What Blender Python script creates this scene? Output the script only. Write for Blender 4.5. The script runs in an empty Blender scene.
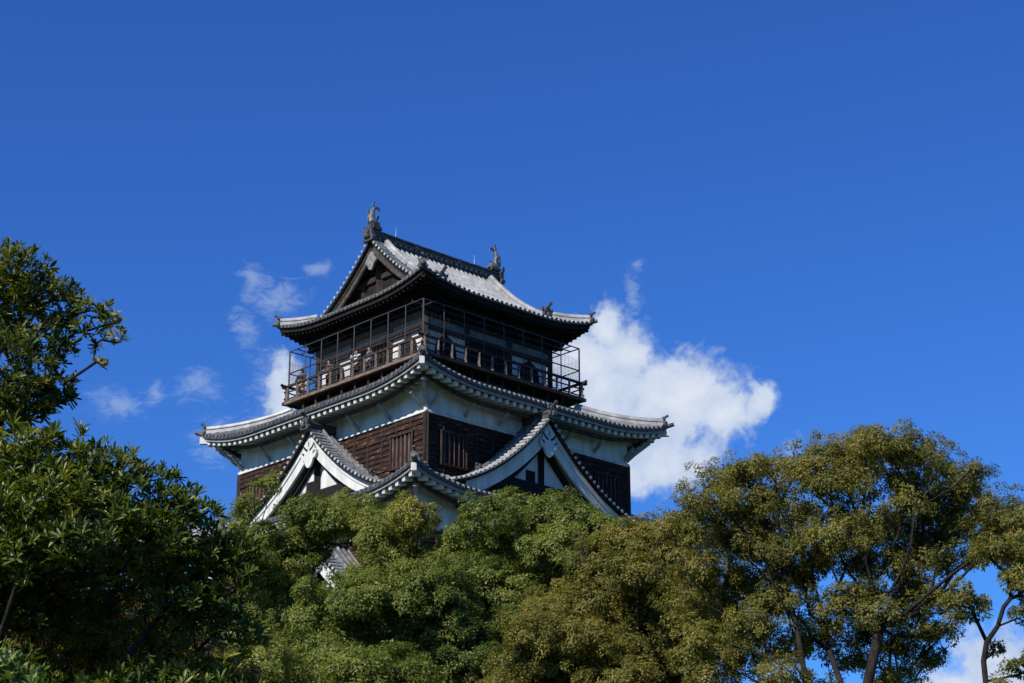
import bpy, math, random
import numpy as np
from mathutils import Vector, Matrix
random.seed(7); RNG = np.random.default_rng(11)
R_ = math.radians
scene = bpy.context.scene
C = scene.collection

# ------------------------------------------------------------------ camera, sky, sun, exposure
cam_d = bpy.data.cameras.new('camera'); cam = bpy.data.objects.new('camera', cam_d); C.objects.link(cam)
cam.location = (0, 0, 1.6); cam.rotation_euler = (R_(90 + 19.819), 0, 0)
cam_d.sensor_width = 36; cam_d.lens = 2000 / 1024 * 36
cam_d.clip_start = 0.2; cam_d.clip_end = 6000
scene.camera = cam
SUN_AZ, SUN_EL = -138.0, 38.5            # azimuth from +Y towards +X, elevation
SUN_STRENGTH, SKY_STRENGTH, EXPOSURE = 5.0, 0.10, 0.35
SKY_KNEE, SKY_TINT = (1.0, 2.0, 1.5), (0.48, 0.925, 1.76)
sd = bpy.data.lights.new('sun', 'SUN'); so = bpy.data.objects.new('sun', sd); C.objects.link(so)
sd.energy = SUN_STRENGTH; sd.angle = R_(0.53); sd.color = (1.0, 0.95, 0.87)
dv = Vector((math.sin(R_(SUN_AZ)) * math.cos(R_(SUN_EL)), math.cos(R_(SUN_AZ)) * math.cos(R_(SUN_EL)), math.sin(R_(SUN_EL))))
so.rotation_euler = dv.to_track_quat('Z', 'Y').to_euler(); so.location = (-30, -30, 60)
scene.view_settings.view_transform = 'Standard'
try: scene.view_settings.look = 'None'
except Exception: pass
scene.view_settings.gamma = 1; scene.view_settings.exposure = EXPOSURE
scene.view_settings.use_curve_mapping = False

def build_world():
    w = bpy.data.worlds.new('World'); scene.world = w; w.use_nodes = True
    nt = w.node_tree; N = nt.nodes; L = nt.links; N.clear()
    def node(t, **kw):
        n = N.new(t)
        for k, v in kw.items(): setattr(n, k, v)
        return n
    def setin(n, i, v):
        if hasattr(v, 'is_linked') or isinstance(v, bpy.types.NodeSocket): L.new(v, n.inputs[i])
        else: n.inputs[i].default_value = v
    def M(op, a, b=0.0, c=0.0):
        n = node('ShaderNodeMath', operation=op); setin(n, 0, a); setin(n, 1, b)
        if op in ('MULTIPLY_ADD', 'SMOOTH_MAX'): setin(n, 2, c)
        return n.outputs[0]
    sky = node('ShaderNodeTexSky', sky_type='NISHITA'); sky.sun_disc = False
    sky.sun_elevation = R_(SUN_EL); sky.sun_rotation = R_(SUN_AZ)
    sky.air_density = 1.0; sky.dust_density = 0.0; sky.ozone_density = 4.0; sky.altitude = 300
    # tone of the clear autumn sky: compress the bright horizon band, deepen the blue
    def VM(op, a, b):
        n = node('ShaderNodeVectorMath', operation=op); setin(n, 0, a); setin(n, 1, b); return n.outputs[0]
    sc_ = VM('MULTIPLY', sky.outputs[0], (SKY_STRENGTH, SKY_STRENGTH, SKY_STRENGTH))
    gm = node('ShaderNodeGamma'); L.new(sc_, gm.inputs[0]); gm.inputs[1].default_value = 1.25; sc_ = gm.outputs[0]
    skyc = VM('MULTIPLY', VM('DIVIDE', sc_, VM('ADD', VM('DIVIDE', sc_, SKY_KNEE), (1, 1, 1))), SKY_TINT)
    # cloud field in degrees of azimuth and elevation
    tc = node('ShaderNodeTexCoord'); sx = node('ShaderNodeSeparateXYZ'); L.new(tc.outputs['Generated'], sx.inputs[0])
    az = M('MULTIPLY', M('ARCTAN2', sx.outputs[0], sx.outputs[1]), 57.2958)
    el = M('MULTIPLY', M('ARCSINE', sx.outputs[2]), 57.2958)
    cb = node('ShaderNodeCombineXYZ'); L.new(az, cb.inputs[0]); L.new(el, cb.inputs[1])
    def noise(scale, detail, rough, off, dist=0.0):
        mp = node('ShaderNodeMapping'); mp.inputs['Location'].default_value = (off, off * .7, 0); L.new(cb.outputs[0], mp.inputs[0])
        n = node('ShaderNodeTexNoise'); n.inputs['Scale'].default_value = scale; n.inputs['Detail'].default_value = detail
        n.inputs['Roughness'].default_value = rough; n.inputs['Distortion'].default_value = dist; L.new(mp.outputs[0], n.inputs['Vector'])
        return n.outputs['Fac'], n.outputs['Color']
    wf, wc = noise(0.9, 3, .55, 3.1)
    sw = node('ShaderNodeSeparateXYZ'); L.new(wc, sw.inputs[0])
    az2 = M('ADD', az, M('MULTIPLY', M('SUBTRACT', sw.outputs[0], .5), 0.9))
    el2 = M('ADD', el, M('MULTIPLY', M('SUBTRACT', sw.outputs[1], .5), 0.9))
    def blob(a, e, ra, re, amp=1.0):
        dx = M('MULTIPLY', M('SUBTRACT', az2, a), 1 / ra); dy = M('MULTIPLY', M('SUBTRACT', el2, e), 1 / re)
        d = M('SQRT', M('ADD', M('MULTIPLY', dx, dx), M('MULTIPLY', dy, dy)))
        return M('MULTIPLY', M('SUBTRACT', 1.0, d), amp)
    def union(bl):
        o = bl[0]
        for b in bl[1:]: o = M('SMOOTH_MAX', o, b, .25)
        return o
    big = union([blob(*b) for b in [(1.9, 19.4, 1.35, 1.2), (2.95, 20.1, 0.75, 0.95), (2.8, 18.5, 2.2, 1.8), (3.3, 19.4, 1.0, 1.1), (4.9, 18.0, 2.3, 1.7), (6.2, 17.7, 1.4, 1.1), (5.3, 18.3, 1.6, 1.1),
                                    (4.2, 16.5, 2.5, 1.4), (0.2, 19.0, 2.0, 1.4), (7.35, 17.9, .6, .65), (-6.85, 18.3, .6, 1.3),
                                    (13.7, 10.4, 1.5, 1.2), (12.4, 9.8, 1.2, .8), (15.5, 9.5, 3.0, 1.8), (30, 14, 5, 2), (-42, 15, 5, 2)]])
    wisp = union([blob(*b) for b in [(-7.2, 20.9, 1.3, .75), (-6.0, 21.75, .6, .35), (-8.0, 21.3, .5, .85), (-8.1, 20.0, .6, .8), (-7.2, 18.4, .9, 1.4),
                                     (-9.4, 18.35, 1.0, .6), (-11.7, 17.75, 1.2, .6), (-10.6, 18.1, .5, .35), (-8.5, 16.8, 1.3, 1.0), (3.7, 21.1, .38, .9), (8.4, 16.6, .6, .6), (3.95, 21.9, .22, .35)]])
    f1, _ = noise(1.15, 10, .60, 0.0, .25); f3, _ = noise(0.55, 5, .55, 1.7); f4, _ = noise(3.2, 6, .6, 5.3, .2)
    mpw = node('ShaderNodeMapping'); mpw.inputs['Rotation'].default_value = (0, 0, R_(-38)); mpw.inputs['Scale'].default_value = (1.0, 2.1, 1); L.new(cb.outputs[0], mpw.inputs[0])
    nw = node('ShaderNodeTexNoise'); nw.inputs['Scale'].default_value = 1.7; nw.inputs['Detail'].default_value = 9; nw.inputs['Roughness'].default_value = .66; nw.inputs['Distortion'].default_value = .8
    L.new(mpw.outputs[0], nw.inputs['Vector']); f2 = nw.outputs['Fac']
    def ramp(v, lo, hi):
        n = node('ShaderNodeMapRange', interpolation_type='SMOOTHSTEP'); setin(n, 0, v); n.inputs[1].default_value = lo; n.inputs[2].default_value = hi
        return n.outputs[0]
    dbig = M('ADD', M('ADD', big, M('MULTIPLY', M('SUBTRACT', f1, .5), 1.25)), M('MULTIPLY', M('SUBTRACT', f4, .5), .35))
    dw = M('ADD', wisp, M('MULTIPLY', M('SUBTRACT', f2, .5), 2.3))
    abig = M('MULTIPLY', ramp(dbig, -0.05, 0.50), 0.93)
    aw = M('MULTIPLY', ramp(dw, .05, 1.25), 0.46)
    alpha = M('MAXIMUM', abig, aw)
    ccol = node('ShaderNodeMixRGB'); ccol.inputs[1].default_value = (0.34, 0.43, 0.60, 1); ccol.inputs[2].default_value = (0.62, 0.66, 0.72, 1)
    L.new(ramp(M('ADD', M('MULTIPLY', M('SUBTRACT', f3, .5), 1.6), M('MULTIPLY', dbig, .55)), -.25, .85), ccol.inputs[0])
    b1 = node('ShaderNodeBackground'); L.new(skyc, b1.inputs[0]); b1.inputs[1].default_value = 1.0
    b2 = node('ShaderNodeBackground'); L.new(ccol.outputs[0], b2.inputs[0]); b2.inputs[1].default_value = 1.0
    mx = node('ShaderNodeMixShader'); L.new(alpha, mx.inputs[0]); L.new(b1.outputs[0], mx.inputs[1]); L.new(b2.outputs[0], mx.inputs[2])
    out = node('ShaderNodeOutputWorld'); L.new(mx.outputs[0], out.inputs[0])
build_world()

# ------------------------------------------------------------------ materials
def mat(name, c1, c2=None, rough=.7, scale=4.0, stretch=(1, 1, 1), spec=.3, bump=0.0, c3=None, bscale=None, metallic=0.0):
    m = bpy.data.materials.new(name); m.use_nodes = True; nt = m.node_tree; L = nt.links
    p = nt.nodes['Principled BSDF']; p.inputs['Roughness'].default_value = rough; p.inputs['Metallic'].default_value = metallic
    p.inputs['Specular IOR Level'].default_value = spec
    tc = nt.nodes.new('ShaderNodeTexCoord'); mp = nt.nodes.new('ShaderNodeMapping'); mp.inputs['Scale'].default_value = stretch
    L.new(tc.outputs['Object'], mp.inputs[0])
    n = nt.nodes.new('ShaderNodeTexNoise'); n.inputs['Scale'].default_value = scale; n.inputs['Detail'].default_value = 6; n.inputs['Roughness'].default_value = .6
    L.new(mp.outputs[0], n.inputs['Vector'])
    r = nt.nodes.new('ShaderNodeValToRGB'); r.color_ramp.elements[0].position = .32; r.color_ramp.elements[1].position = .70
    r.color_ramp.elements[0].color = (*c1, 1); r.color_ramp.elements[1].color = (*(c2 or c1), 1)
    if c3: e = r.color_ramp.elements.new(.58); e.color = (*c3, 1)
    L.new(n.outputs['Fac'], r.inputs[0]); L.new(r.outputs[0], p.inputs['Base Color'])
    if bump:
        n2 = nt.nodes.new('ShaderNodeTexNoise'); n2.inputs['Scale'].default_value = bscale or scale * 4; n2.inputs['Detail'].default_value = 4
        L.new(mp.outputs[0], n2.inputs['Vector'])
        b = nt.nodes.new('ShaderNodeBump'); b.inputs['Strength'].default_value = bump; b.inputs['Distance'].default_value = .03
        L.new(n2.outputs['Fac'], b.inputs['Height']); L.new(b.outputs[0], p.inputs['Normal'])
    return m
MT = dict(
    plaster=mat('white_plaster', (.42, .41, .385), (.60, .595, .565), .85, 1.6, (1.6, 1.6, .3), .15, .06, c3=(.56, .555, .525)),
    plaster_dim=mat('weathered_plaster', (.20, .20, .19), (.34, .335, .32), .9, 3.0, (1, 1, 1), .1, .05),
    tile=mat('grey_roof_tile', (.06, .06, .062), (.30, .30, .295), .42, 3.2, (1, 1, 1), .5, .2, c3=(.15, .15, .15)), tile_pale=mat('pale_weathered_roof_tile', (.17, .17, .17), (.43, .43, .42), .42, 1.6, (1, 1, 1), .5, .15, c3=(.32, .32, .315)),
    tile_dark=mat('dark_roof_tile', (.025, .025, .027), (.085, .085, .087), .5, 3.0, (1, 1, 1), .4, .2),
    tile_end=mat('pale_tile_end', (.03, .03, .03), (.16, .16, .155), .7, 5.0, (1, 1, 1), .3, .1),
    wood=mat('weathered_brown_boards', (.006, .0035, .003), (.25, .112, .06), .8, 2.2, (.7, .7, 3.7), .2, .35, c3=(.032, .015, .009)),
    wood_frame=mat('dark_timber', (.012, .009, .008), (.05, .034, .027), .75, 4.0, (1, 1, .5), .2, .15),
    wood_black=mat('blackened_timber', (.005, .0045, .004), (.022, .018, .015), .8, 5.0, (1, 1, 1), .15, .1),
    wood_red=mat('reddish_window_bars', (.025, .013, .010), (.20, .10, .078), .8, 3.0, (3, 3, .6), .2, .15),
    deck=mat('sunlit_deck_timber', (.07, .050, .038), (.21, .15, .115), .8, 3.0, (1, 1, 3), .2, .15),  # timber colour lightened to carry the sunlight on the left deck edge
    grey_paint=mat('grey_painted_timber', (.22, .225, .23), (.34, .345, .345), .8, 4.0, (1, 1, 1), .2, .05),
    void=mat('unlit_recess_black', (.006, .006, .006), (.012, .011, .010), .9),  # black colour standing in for the shade inside openings and carvings
    steel=mat('brown_steel', (.016, .013, .012), (.045, .036, .032), .5, 4.0, (1, 1, 1), .4),
    bronze=mat('verdigris_grey_tile', (.04, .045, .042), (.20, .21, .185), .55, 6.0, (1, 1, 1), .4, .3),
    rod=mat('pale_metal_rod', (.62, .68, .66), (.75, .8, .78), .3, 4.0, metallic=.6),
    stone=mat('castle_stone', (.16, .15, .14), (.40, .38, .35), .9, 1.1, (1, 1, 1.6), .2, .8, bscale=2.0),
    bark=mat('dark_bark', (.008, .006, .005), (.032, .027, .021), .9, 5.0, (2, 2, .6), .15, .5),
    bark_grey=mat('grey_bark', (.03, .027, .022), (.13, .115, .095), .9, 5.0, (2, 2, .6), .15, .5),
    grass=mat('ground_grass', (.025, .04, .012), (.10, .095, .045), .95, .35, (1, 1, 1), .1, .3, c3=(.05, .07, .022), bscale=9),
    skin=mat('skin', (.42, .26, .19), (.50, .32, .24), .6, 8),
    hair=mat('black_hair', (.012, .010, .010), (.03, .026, .024), .5, 20),
    cloth_dark=mat('dark_cloth', (.02, .022, .03), (.05, .05, .06), .9, 12), cloth_white=mat('white_cloth', (.62, .64, .68), (.75, .76, .78), .9, 12),
    cloth_brown=mat('brown_cloth', (.10, .06, .045), (.16, .10, .075), .9, 12), cloth_tan=mat('tan_cloth', (.50, .32, .20), (.60, .40, .27), .9, 12), cloth_blue=mat('blue_grey_cloth', (.12, .16, .24), (.2, .25, .34), .9, 12),
)
def leaf_mat(name, dark, mid, warm, rough=.45, trans=.30, spec=.35):
    m = bpy.data.materials.new(name); m.use_nodes = True; nt = m.node_tree; L = nt.links
    p = nt.nodes['Principled BSDF']; out = nt.nodes['Material Output']
    a = nt.nodes.new('ShaderNodeAttribute'); a.attribute_name = 'tint'
    r = nt.nodes.new('ShaderNodeValToRGB'); e = r.color_ramp.elements
    e[0].position = 0.0; e[0].color = (*dark, 1); e[1].position = 1.0; e[1].color = (*warm, 1)
    k = e.new(.55); k.color = (*mid, 1)
    L.new(a.outputs['Fac'], r.inputs[0]); L.new(r.outputs[0], p.inputs['Base Color'])
    p.inputs['Roughness'].default_value = rough; p.inputs['Specular IOR Level'].default_value = spec
    t = nt.nodes.new('ShaderNodeBsdfTranslucent'); hs = nt.nodes.new('ShaderNodeHueSaturation'); hs.inputs['Value'].default_value = 1.25; hs.inputs['Saturation'].default_value = 1.15
    L.new(r.outputs[0], hs.inputs['Color']); L.new(hs.outputs[0], t.inputs[0])
    mx = nt.nodes.new('ShaderNodeMixShader'); mx.inputs[0].default_value = trans
    L.new(p.outputs[0], mx.inputs[1]); L.new(t.outputs[0], mx.inputs[2]); L.new(mx.outputs[0], out.inputs[0])
    return m
LM = dict(
    camphor=leaf_mat('camphor_leaf', (.058, .084, .016), (.165, .195, .036), (.26, .268, .06), .5, .42, .3),
    camphor_light=leaf_mat('light_camphor_leaf', (.066, .096, .018), (.185, .208, .042), (.32, .285, .06), .5, .42, .3),
    olive=leaf_mat('olive_leaf', (.062, .066, .014), (.182, .178, .037), (.27, .21, .048), .5, .42, .25),
    broad=leaf_mat('broad_dark_leaf', (.022, .042, .007), (.092, .125, .019), (.24, .225, .036), .42, .33, .35),
    broad_yellow=leaf_mat('broad_yellowing_leaf', (.024, .044, .009), (.10, .12, .02), (.42, .33, .04), .45, .36, .3),
    autumn=leaf_mat('autumn_leaf', (.06, .065, .016), (.15, .13, .03), (.36, .16, .03), .6, .3, .2),
    sprig=leaf_mat('pale_sprig_leaf', (.05, .08, .016), (.13, .19, .045), (.20, .23, .06), .42, .25, .4),
)

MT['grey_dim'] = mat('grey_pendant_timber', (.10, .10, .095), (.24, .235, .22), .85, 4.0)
MT['verge'] = mat('sunlit_verge_tile', (.12, .12, .12), (.46, .455, .44), .6, 4.0, (1, 1, 1), .3, .15)  # tile colour lightened so the verge rolls look sunlit
MT['grey_wood'] = mat('greyed_post_timber', (.065, .052, .045), (.19, .155, .13), .8, 5.0, (1, 1, .5), .2, .1)
MT['wood_grey'] = mat('greyed_gable_timber', (.022, .019, .016), (.085, .075, .062), .85, 4.0, (1, 1, 1), .2, .1)
# ------------------------------------------------------------------ mesh helpers
class MB:
    def __init__(s): s.v = []; s.f = []
    def add(s, vs, fs):
        o = len(s.v); s.v += [tuple(p) for p in vs]; s.f += [tuple(i + o for i in f) for f in fs]
    def box(s, a, b):
        x0, y0, z0 = a; x1, y1, z1 = b
        s.add([(x0, y0, z0), (x1, y0, z0), (x1, y1, z0), (x0, y1, z0), (x0, y0, z1), (x1, y0, z1), (x1, y1, z1), (x0, y1, z1)],
              [(0, 3, 2, 1), (4, 5, 6, 7), (0, 1, 5, 4), (1, 2, 6, 5), (2, 3, 7, 6), (3, 0, 4, 7)])
    def bar(s, p, q, w, h, up=(0, 0, 1)):
        p = Vector(p); q = Vector(q); d = (q - p).normalized(); u = Vector(up)
        r = d.cross(u)
        if r.length < 1e-4: r = d.cross(Vector((1, 0, 0)))
        r.normalize(); u = r.cross(d)
        vs = [e + r * (sx * w / 2) + u * (sz * h / 2) for e in (p, q) for sx, sz in ((-1, -1), (1, -1), (1, 1), (-1, 1))]
        s.add(vs, [(3, 2, 1, 0), (4, 5, 6, 7), (0, 1, 5, 4), (1, 2, 6, 5), (2, 3, 7, 6), (3, 0, 4, 7)])
    def sweep(s, prof, path, up=(0, 0, 1), closed=True, cap=True):
        n = len(prof); vs = []; P = [Vector(p) for p in path]
        for i, p in enumerate(P):
            d = (P[min(i + 1, len(P) - 1)] - P[max(i - 1, 0)]).normalized(); r = d.cross(Vector(up)).normalized(); u = r.cross(d)
            vs += [p + r * a + u * b for a, b in prof]
        fs = []
        for i in range(len(P) - 1):
            for j in range(n if closed else n - 1):
                k = (j + 1) % n; fs.append((i * n + j, i * n + k, (i + 1) * n + k, (i + 1) * n + j))
        if cap: fs += [tuple(range(n))[::-1], tuple((len(P) - 1) * n + j for j in range(n))]
        s.add(vs, fs)
    def tube(s, path, rad, n=6, cap=True):
        P = [Vector(p) for p in path]; vs = []; fs = []
        ref = Vector((0.3, 0.9, 0.2)).normalized()
        for i, p in enumerate(P):
            d = (P[min(i + 1, len(P) - 1)] - P[max(i - 1, 0)])
            d = d.normalized() if d.length > 1e-6 else Vector((0, 0, 1))
            a = d.cross(ref); a = a.normalized() if a.length > 1e-3 else d.cross(Vector((1, 0, 0))).normalized(); b = d.cross(a)
            r = rad[i] if hasattr(rad, '__len__') else rad
            vs += [p + (a * math.cos(t) + b * math.sin(t)) * r for t in (2 * math.pi * j / n for j in range(n))]
        for i in range(len(P) - 1):
            for j in range(n): k = (j + 1) % n; fs.append((i * n + j, i * n + k, (i + 1) * n + k, (i + 1) * n + j))
        if cap: fs += [tuple(range(n))[::-1], tuple((len(P) - 1) * n + j for j in range(n))]
        s.add(vs, fs)
    def prism(s, poly, T, t0, t1):
        """extrude a 2D polygon (u, z) between depths t0 and t1; T(u, t, z) -> point"""
        n = len(poly); s.add([T(u, t0, z) for u, z in poly] + [T(u, t1, z) for u, z in poly],
                             [tuple(range(n)), tuple(range(2 * n - 1, n - 1, -1))] + [(i, i + n, (i + 1) % n + n, (i + 1) % n) for i in range(n)])
    def build(s, name, m, parent=None, smooth=False):
        me = bpy.data.meshes.new(name); me.from_pydata(s.v, [], s.f); me.update()
        if smooth: me.polygons.foreach_set('use_smooth', [True] * len(me.polygons))
        o = bpy.data.objects.new(name, me); C.objects.link(o); me.materials.append(m)
        if parent: o.parent = parent
        return o
def build2(name, parts, parent):
    """one mesh out of several builders, a material each"""
    a = MB(); mi = []
    for k, (mb, m) in enumerate(parts): a.add(mb.v, mb.f); mi += [k] * len(mb.f)
    o = a.build(name, parts[0][1], parent)
    for mb, m in parts[1:]: o.data.materials.append(m)
    o.data.polygons.foreach_set('material_index', mi); return o
def tag(o, label, cat, group=None):
    o['label'] = label; o['category'] = cat
    if group: o['group'] = group
    return o
def thing(name, label, cat, loc=(0, 0, 0), rz=0, group=None):
    o = bpy.data.objects.new(name, None); C.objects.link(o); o.location = loc; o.rotation_euler = (0, 0, rz)
    o.empty_display_size = .3
    return tag(o, label, cat, group)
def node_empty(name, parent):
    o = bpy.data.objects.new(name, None); C.objects.link(o); o.parent = parent; o.empty_display_size = .3; return o

# ------------------------------------------------------------------ ground
def ground_h(x, y):
    d = math.hypot(x * .6, y - 105 if y < 105 else (y - 105) * .5)
    t = min(1, max(0, (78 - d) / 30)); return 3.0 * t * t * (3 - 2 * t)
def build_ground():
    xs = sorted(set([-2500, -1200, -600, -300, -150] + list(range(-100, 101, 5)) + [150, 300, 600, 1200, 2500]))
    ys = sorted(set([-600, -300, -120, -60] + list(range(-30, 191, 5)) + [260, 400, 800, 1500, 3000]))
    mb = MB(); vs = [(x, y, ground_h(x, y)) for y in ys for x in xs]; n = len(xs)
    mb.add(vs, [(j * n + i, j * n + i + 1, (j + 1) * n + i + 1, (j + 1) * n + i) for j in range(len(ys) - 1) for i in range(n - 1)])
    o = mb.build('ground', MT['grass'], smooth=True); o['kind'] = 'structure'
build_ground()

# ------------------------------------------------------------------ castle keep
KEEP = thing('castle_keep', 'five storey white and dark timber castle keep with curved tiled roofs above the trees', 'castle', (-4.33, 105, 3), R_(43.13))
ZO = -3.0
def SD(k):
    def T(u, d, z):
        z += ZO
        return ((u, -d, z), (d, u, z), (-u, d, z), (-d, -u, z))[k]
    return T
ROLL = [(-.5, -.012), (-.27, -.004), (-.25, .045), (-.12, .105), (.12, .105), (.25, .045), (.27, -.004)]
PITCH = .34
def roof_columns(h):
    n = int(round(2 * h / PITCH)); p = 2 * h / n; cols = []
    for i in range(n):
        c = -h + (i + .5) * p
        cols += [(c + o * p, dz) for o, dz in ROLL]
    cols.append((h, -.012)); return cols, [-h + (i + .5) * p for i in range(n)]
def skirt_roof(name, ae, be, ai, bi, ze, zi, lift, reach=4.2, k=.35, dark=False, label=None, deep=.0):
    """four-sided skirt roof; returns the surface height function zf(side, u, d)"""
    def zf(kk, u, d):
        A, D0, Di, Ai = (ae, be, bi, ai) if kk % 2 == 0 else (be, ae, ai, bi)
        v = (D0 - d) / (D0 - Di); ed = (A - (A - Ai) * v) - abs(u)
        l = lift * max(0, 1 - v) ** 1.3 * max(0, 1 - max(ed, 0) / reach) ** 2.2
        return ze + (zi - ze) * ((1 - k) * v + k * v * v) + l
    roof = MB(); ends = MB(); fascia = MB(); raft = MB(); soff = MB(); lip = MB()
    for kk in range(4):
        T = SD(kk); A, D0, Di, Ai = (ae, be, bi, ai) if kk % 2 == 0 else (be, ae, ai, bi)
        cols, cent = roof_columns(A); nv = 7; vs = []
        for u, dz in cols:
            vm = 1.0 if abs(u) <= Ai else max(0.0, (A - abs(u)) / (A - Ai))
            for j in range(nv + 1):
                v = vm * j / nv; d = D0 + (Di - D0) * v; vs.append(T(u, d, zf(kk, u, d) + dz * (1 if vm > .02 else 0)))
        n = nv + 1
        roof.add(vs, [(i * n + j, (i + 1) * n + j, (i + 1) * n + j + 1, i * n + j + 1) for i in range(len(cols) - 1) for j in range(nv)])
        for u in cent:
            z = zf(kk, u, D0) + .015
            ends.sweep([(.095 * math.cos(t), .095 * math.sin(t)) for t in (2 * math.pi * q / 8 for q in range(8))], [T(u, D0 - .04, z), T(u, D0 + .05, z - .01)])
        us = [-A + 2 * A * i / 40 for i in range(41)]
        def strip(mb, dd, z0, z1, th, inset=0.0):
            pts = [(max(-A + inset, min(A - inset, u)), zf(kk, u, D0)) for u in us]
            vs = []
            for u, z in pts: vs += [T(u, D0 - dd, z + z0), T(u, D0 - dd, z + z1), T(u, D0 - dd - th, z + z1), T(u, D0 - dd - th, z + z0)]
            mb.add(vs, [(i * 4 + a, i * 4 + (a + 1) % 4, (i + 1) * 4 + (a + 1) % 4, (i + 1) * 4 + a) for i in range(len(pts) - 1) for a in range(4)] + [(0, 1, 2, 3), tuple(len(vs) - 4 + q for q in (3, 2, 1, 0))])
        strip(lip, -.01, -.15, .0, .10, .02)                    # dark edge of the pan tiles
        strip(fascia, .10, -.29, -.15, .12, .12)                # pale plastered eave board
        nr = int(round(2 * A / .50))
        for i in range(nr):
            u = -A + .25 + (2 * A - .5) * (i + .5) / nr
            dl = max(Di + .2 + deep, D0 - max(.5, (A - abs(u)) * 1.0 + .15)) if abs(u) > Ai - .3 else Di + .1 + deep
            z0 = zf(kk, u, D0 - .25); z1 = z0 + .22 * (D0 - .25 - dl) * .9
            raft.bar(T(u, D0 - .20, z0 - .47), T(u, dl, z1 - .47), .23, .25)
        vs = []
        for u in us:
            z = zf(kk, u, D0); dl = Di if abs(u) <= Ai else D0 - (A - abs(u)) * (D0 - Di) / max(A - Ai, .01)
            vs += [T(u * .985, D0 - .16, z - .32), T(u * .985, min(dl, D0 - .17), z - .32 + .2 * (D0 - dl))]
        soff.add(vs, [(i * 2, i * 2 + 1, i * 2 + 3, i * 2 + 2) for i in range(len(us) - 1)])
        # purlin beam under the rafters
        dp = D0 - .85
        vs = [T(u * (A - .75) / A, dp, zf(kk, u, D0) - .60) for u in us]
        raft2 = [(-.08, -.09), (.08, -.09), (.08, .09), (-.08, .09)]
        lipb = MB(); 
        (PUR.setdefault(name, MB())).sweep(raft2, vs)
    m_t = MT['tile']
    r = roof.build(name, m_t, KEEP)
    if label: r['label'] = label
    ends.build('tile_end_row', MT['tile_end'], r); lip.build('tile_lip', MT['tile_dark'], r)
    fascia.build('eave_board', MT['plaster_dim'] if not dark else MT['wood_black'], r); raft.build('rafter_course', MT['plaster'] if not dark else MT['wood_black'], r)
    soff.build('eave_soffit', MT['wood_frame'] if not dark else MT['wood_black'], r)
    PUR[name].build('eave_beam', MT['wood_grey'] if not dark else MT['wood_black'], r)
    return r, zf
PUR = {}
RIDGE = [(-.17, -.05), (-.15, .16), (-.19, .16), (-.19, .20), (-.13, .22), (-.10, .31), (0, .35), (.10, .31), (.13, .22), (.19, .20), (.19, .16), (.15, .16), (.17, -.05)]
def scl(pr, sx, sz): return [(a * sx, b * sz) for a, b in pr]
def onigawara(parent, p, out, s=1.0, m='tile_dark', horn=True):
    """end plate of a ridge with its upturned horn"""
    out = Vector(out).normalized(); side = out.cross(Vector((0, 0, 1))).normalized(); p = Vector(p); mb = MB()
    T = lambda u, t, z: p + side * u * s + out * t * s + Vector((0, 0, z * s))
    mb.prism([(-.32, -.12), (.32, -.12), (.36, .02), (.26, .12), (.25, .34), (.16, .5), (.06, .56), (-.06, .56), (-.16, .5), (-.25, .34), (-.26, .12), (-.36, .02)], T, -.04, .14)
    mb.prism([(-.16, .02), (.16, .02), (.12, .3), (-.12, .3)], T, .14, .24)
    k0 = len(mb.f)
    mb.prism([(.13 * math.cos(q * .7854), .19 + .13 * math.sin(q * .7854)) for q in range(8)], T, .23, .27); k1 = len(mb.f)
    for sg in (-1, 1): mb.prism([(sg * .20, .36), (sg * .34, .40), (sg * .36, .60), (sg * .28, .50)], T, -.02, .10)
    if horn: mb.tube([T(0, -.15, .54), T(0, .12, .62), T(0, .32, .78)], [.085 * s, .085 * s, .10 * s], 8)
    o = mb.build('ridge_end_tile', MT[m], parent); o.data.materials.append(MT['tile_end'])
    for q in range(k0, k1): o.data.polygons[q].material_index = 1
    return o
def hip_ridges(roof, zf, ae, be, ai, bi, vend=1.0, pale=False, light='tile_pale'):
    for sx, sy in ((-1, -1), (-1, 1), (1, -1), (1, 1)):
        pts = []
        for i in range(11):
            v = .06 + (vend - .06) * i / 10; x = ae + (ai - ae) * v; y = be + (bi - be) * v
            pts.append((sx * x, sy * y, zf(0, x, y) + .02 + ZO))
        mb = MB(); mb.sweep(scl(RIDGE, 1.0, 1.25), pts[::-1]); mb.build('hip_ridge', MT[light], roof)
        out = Vector((sx * (ae - ai), sy * (be - bi), 0))
        onigawara(roof, Vector(pts[0]) + out.normalized() * .06, out, .78)
        tip = MB(); c = Vector((sx * ae, sy * be, zf(0, ae, be) + ZO)); o = out.normalized()
        tip.tube([c - o * .7 + Vector((0, 0, .0)), c + Vector((0, 0, .03)), c + o * .30 + Vector((0, 0, .12))], [.12, .12, .11], 8)
        tip.build('corner_tile', MT['tile_dark'], roof)
        hb = MB(); hb.bar(c + o * .02 + Vector((0, 0, -.36)), c - o * 2.6 + Vector((0, 0, -.36 - .05)), .26, .38); 
        hb.build('hip_rafter', MT['plaster'] if not pale else MT['wood_black'], roof)

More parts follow.
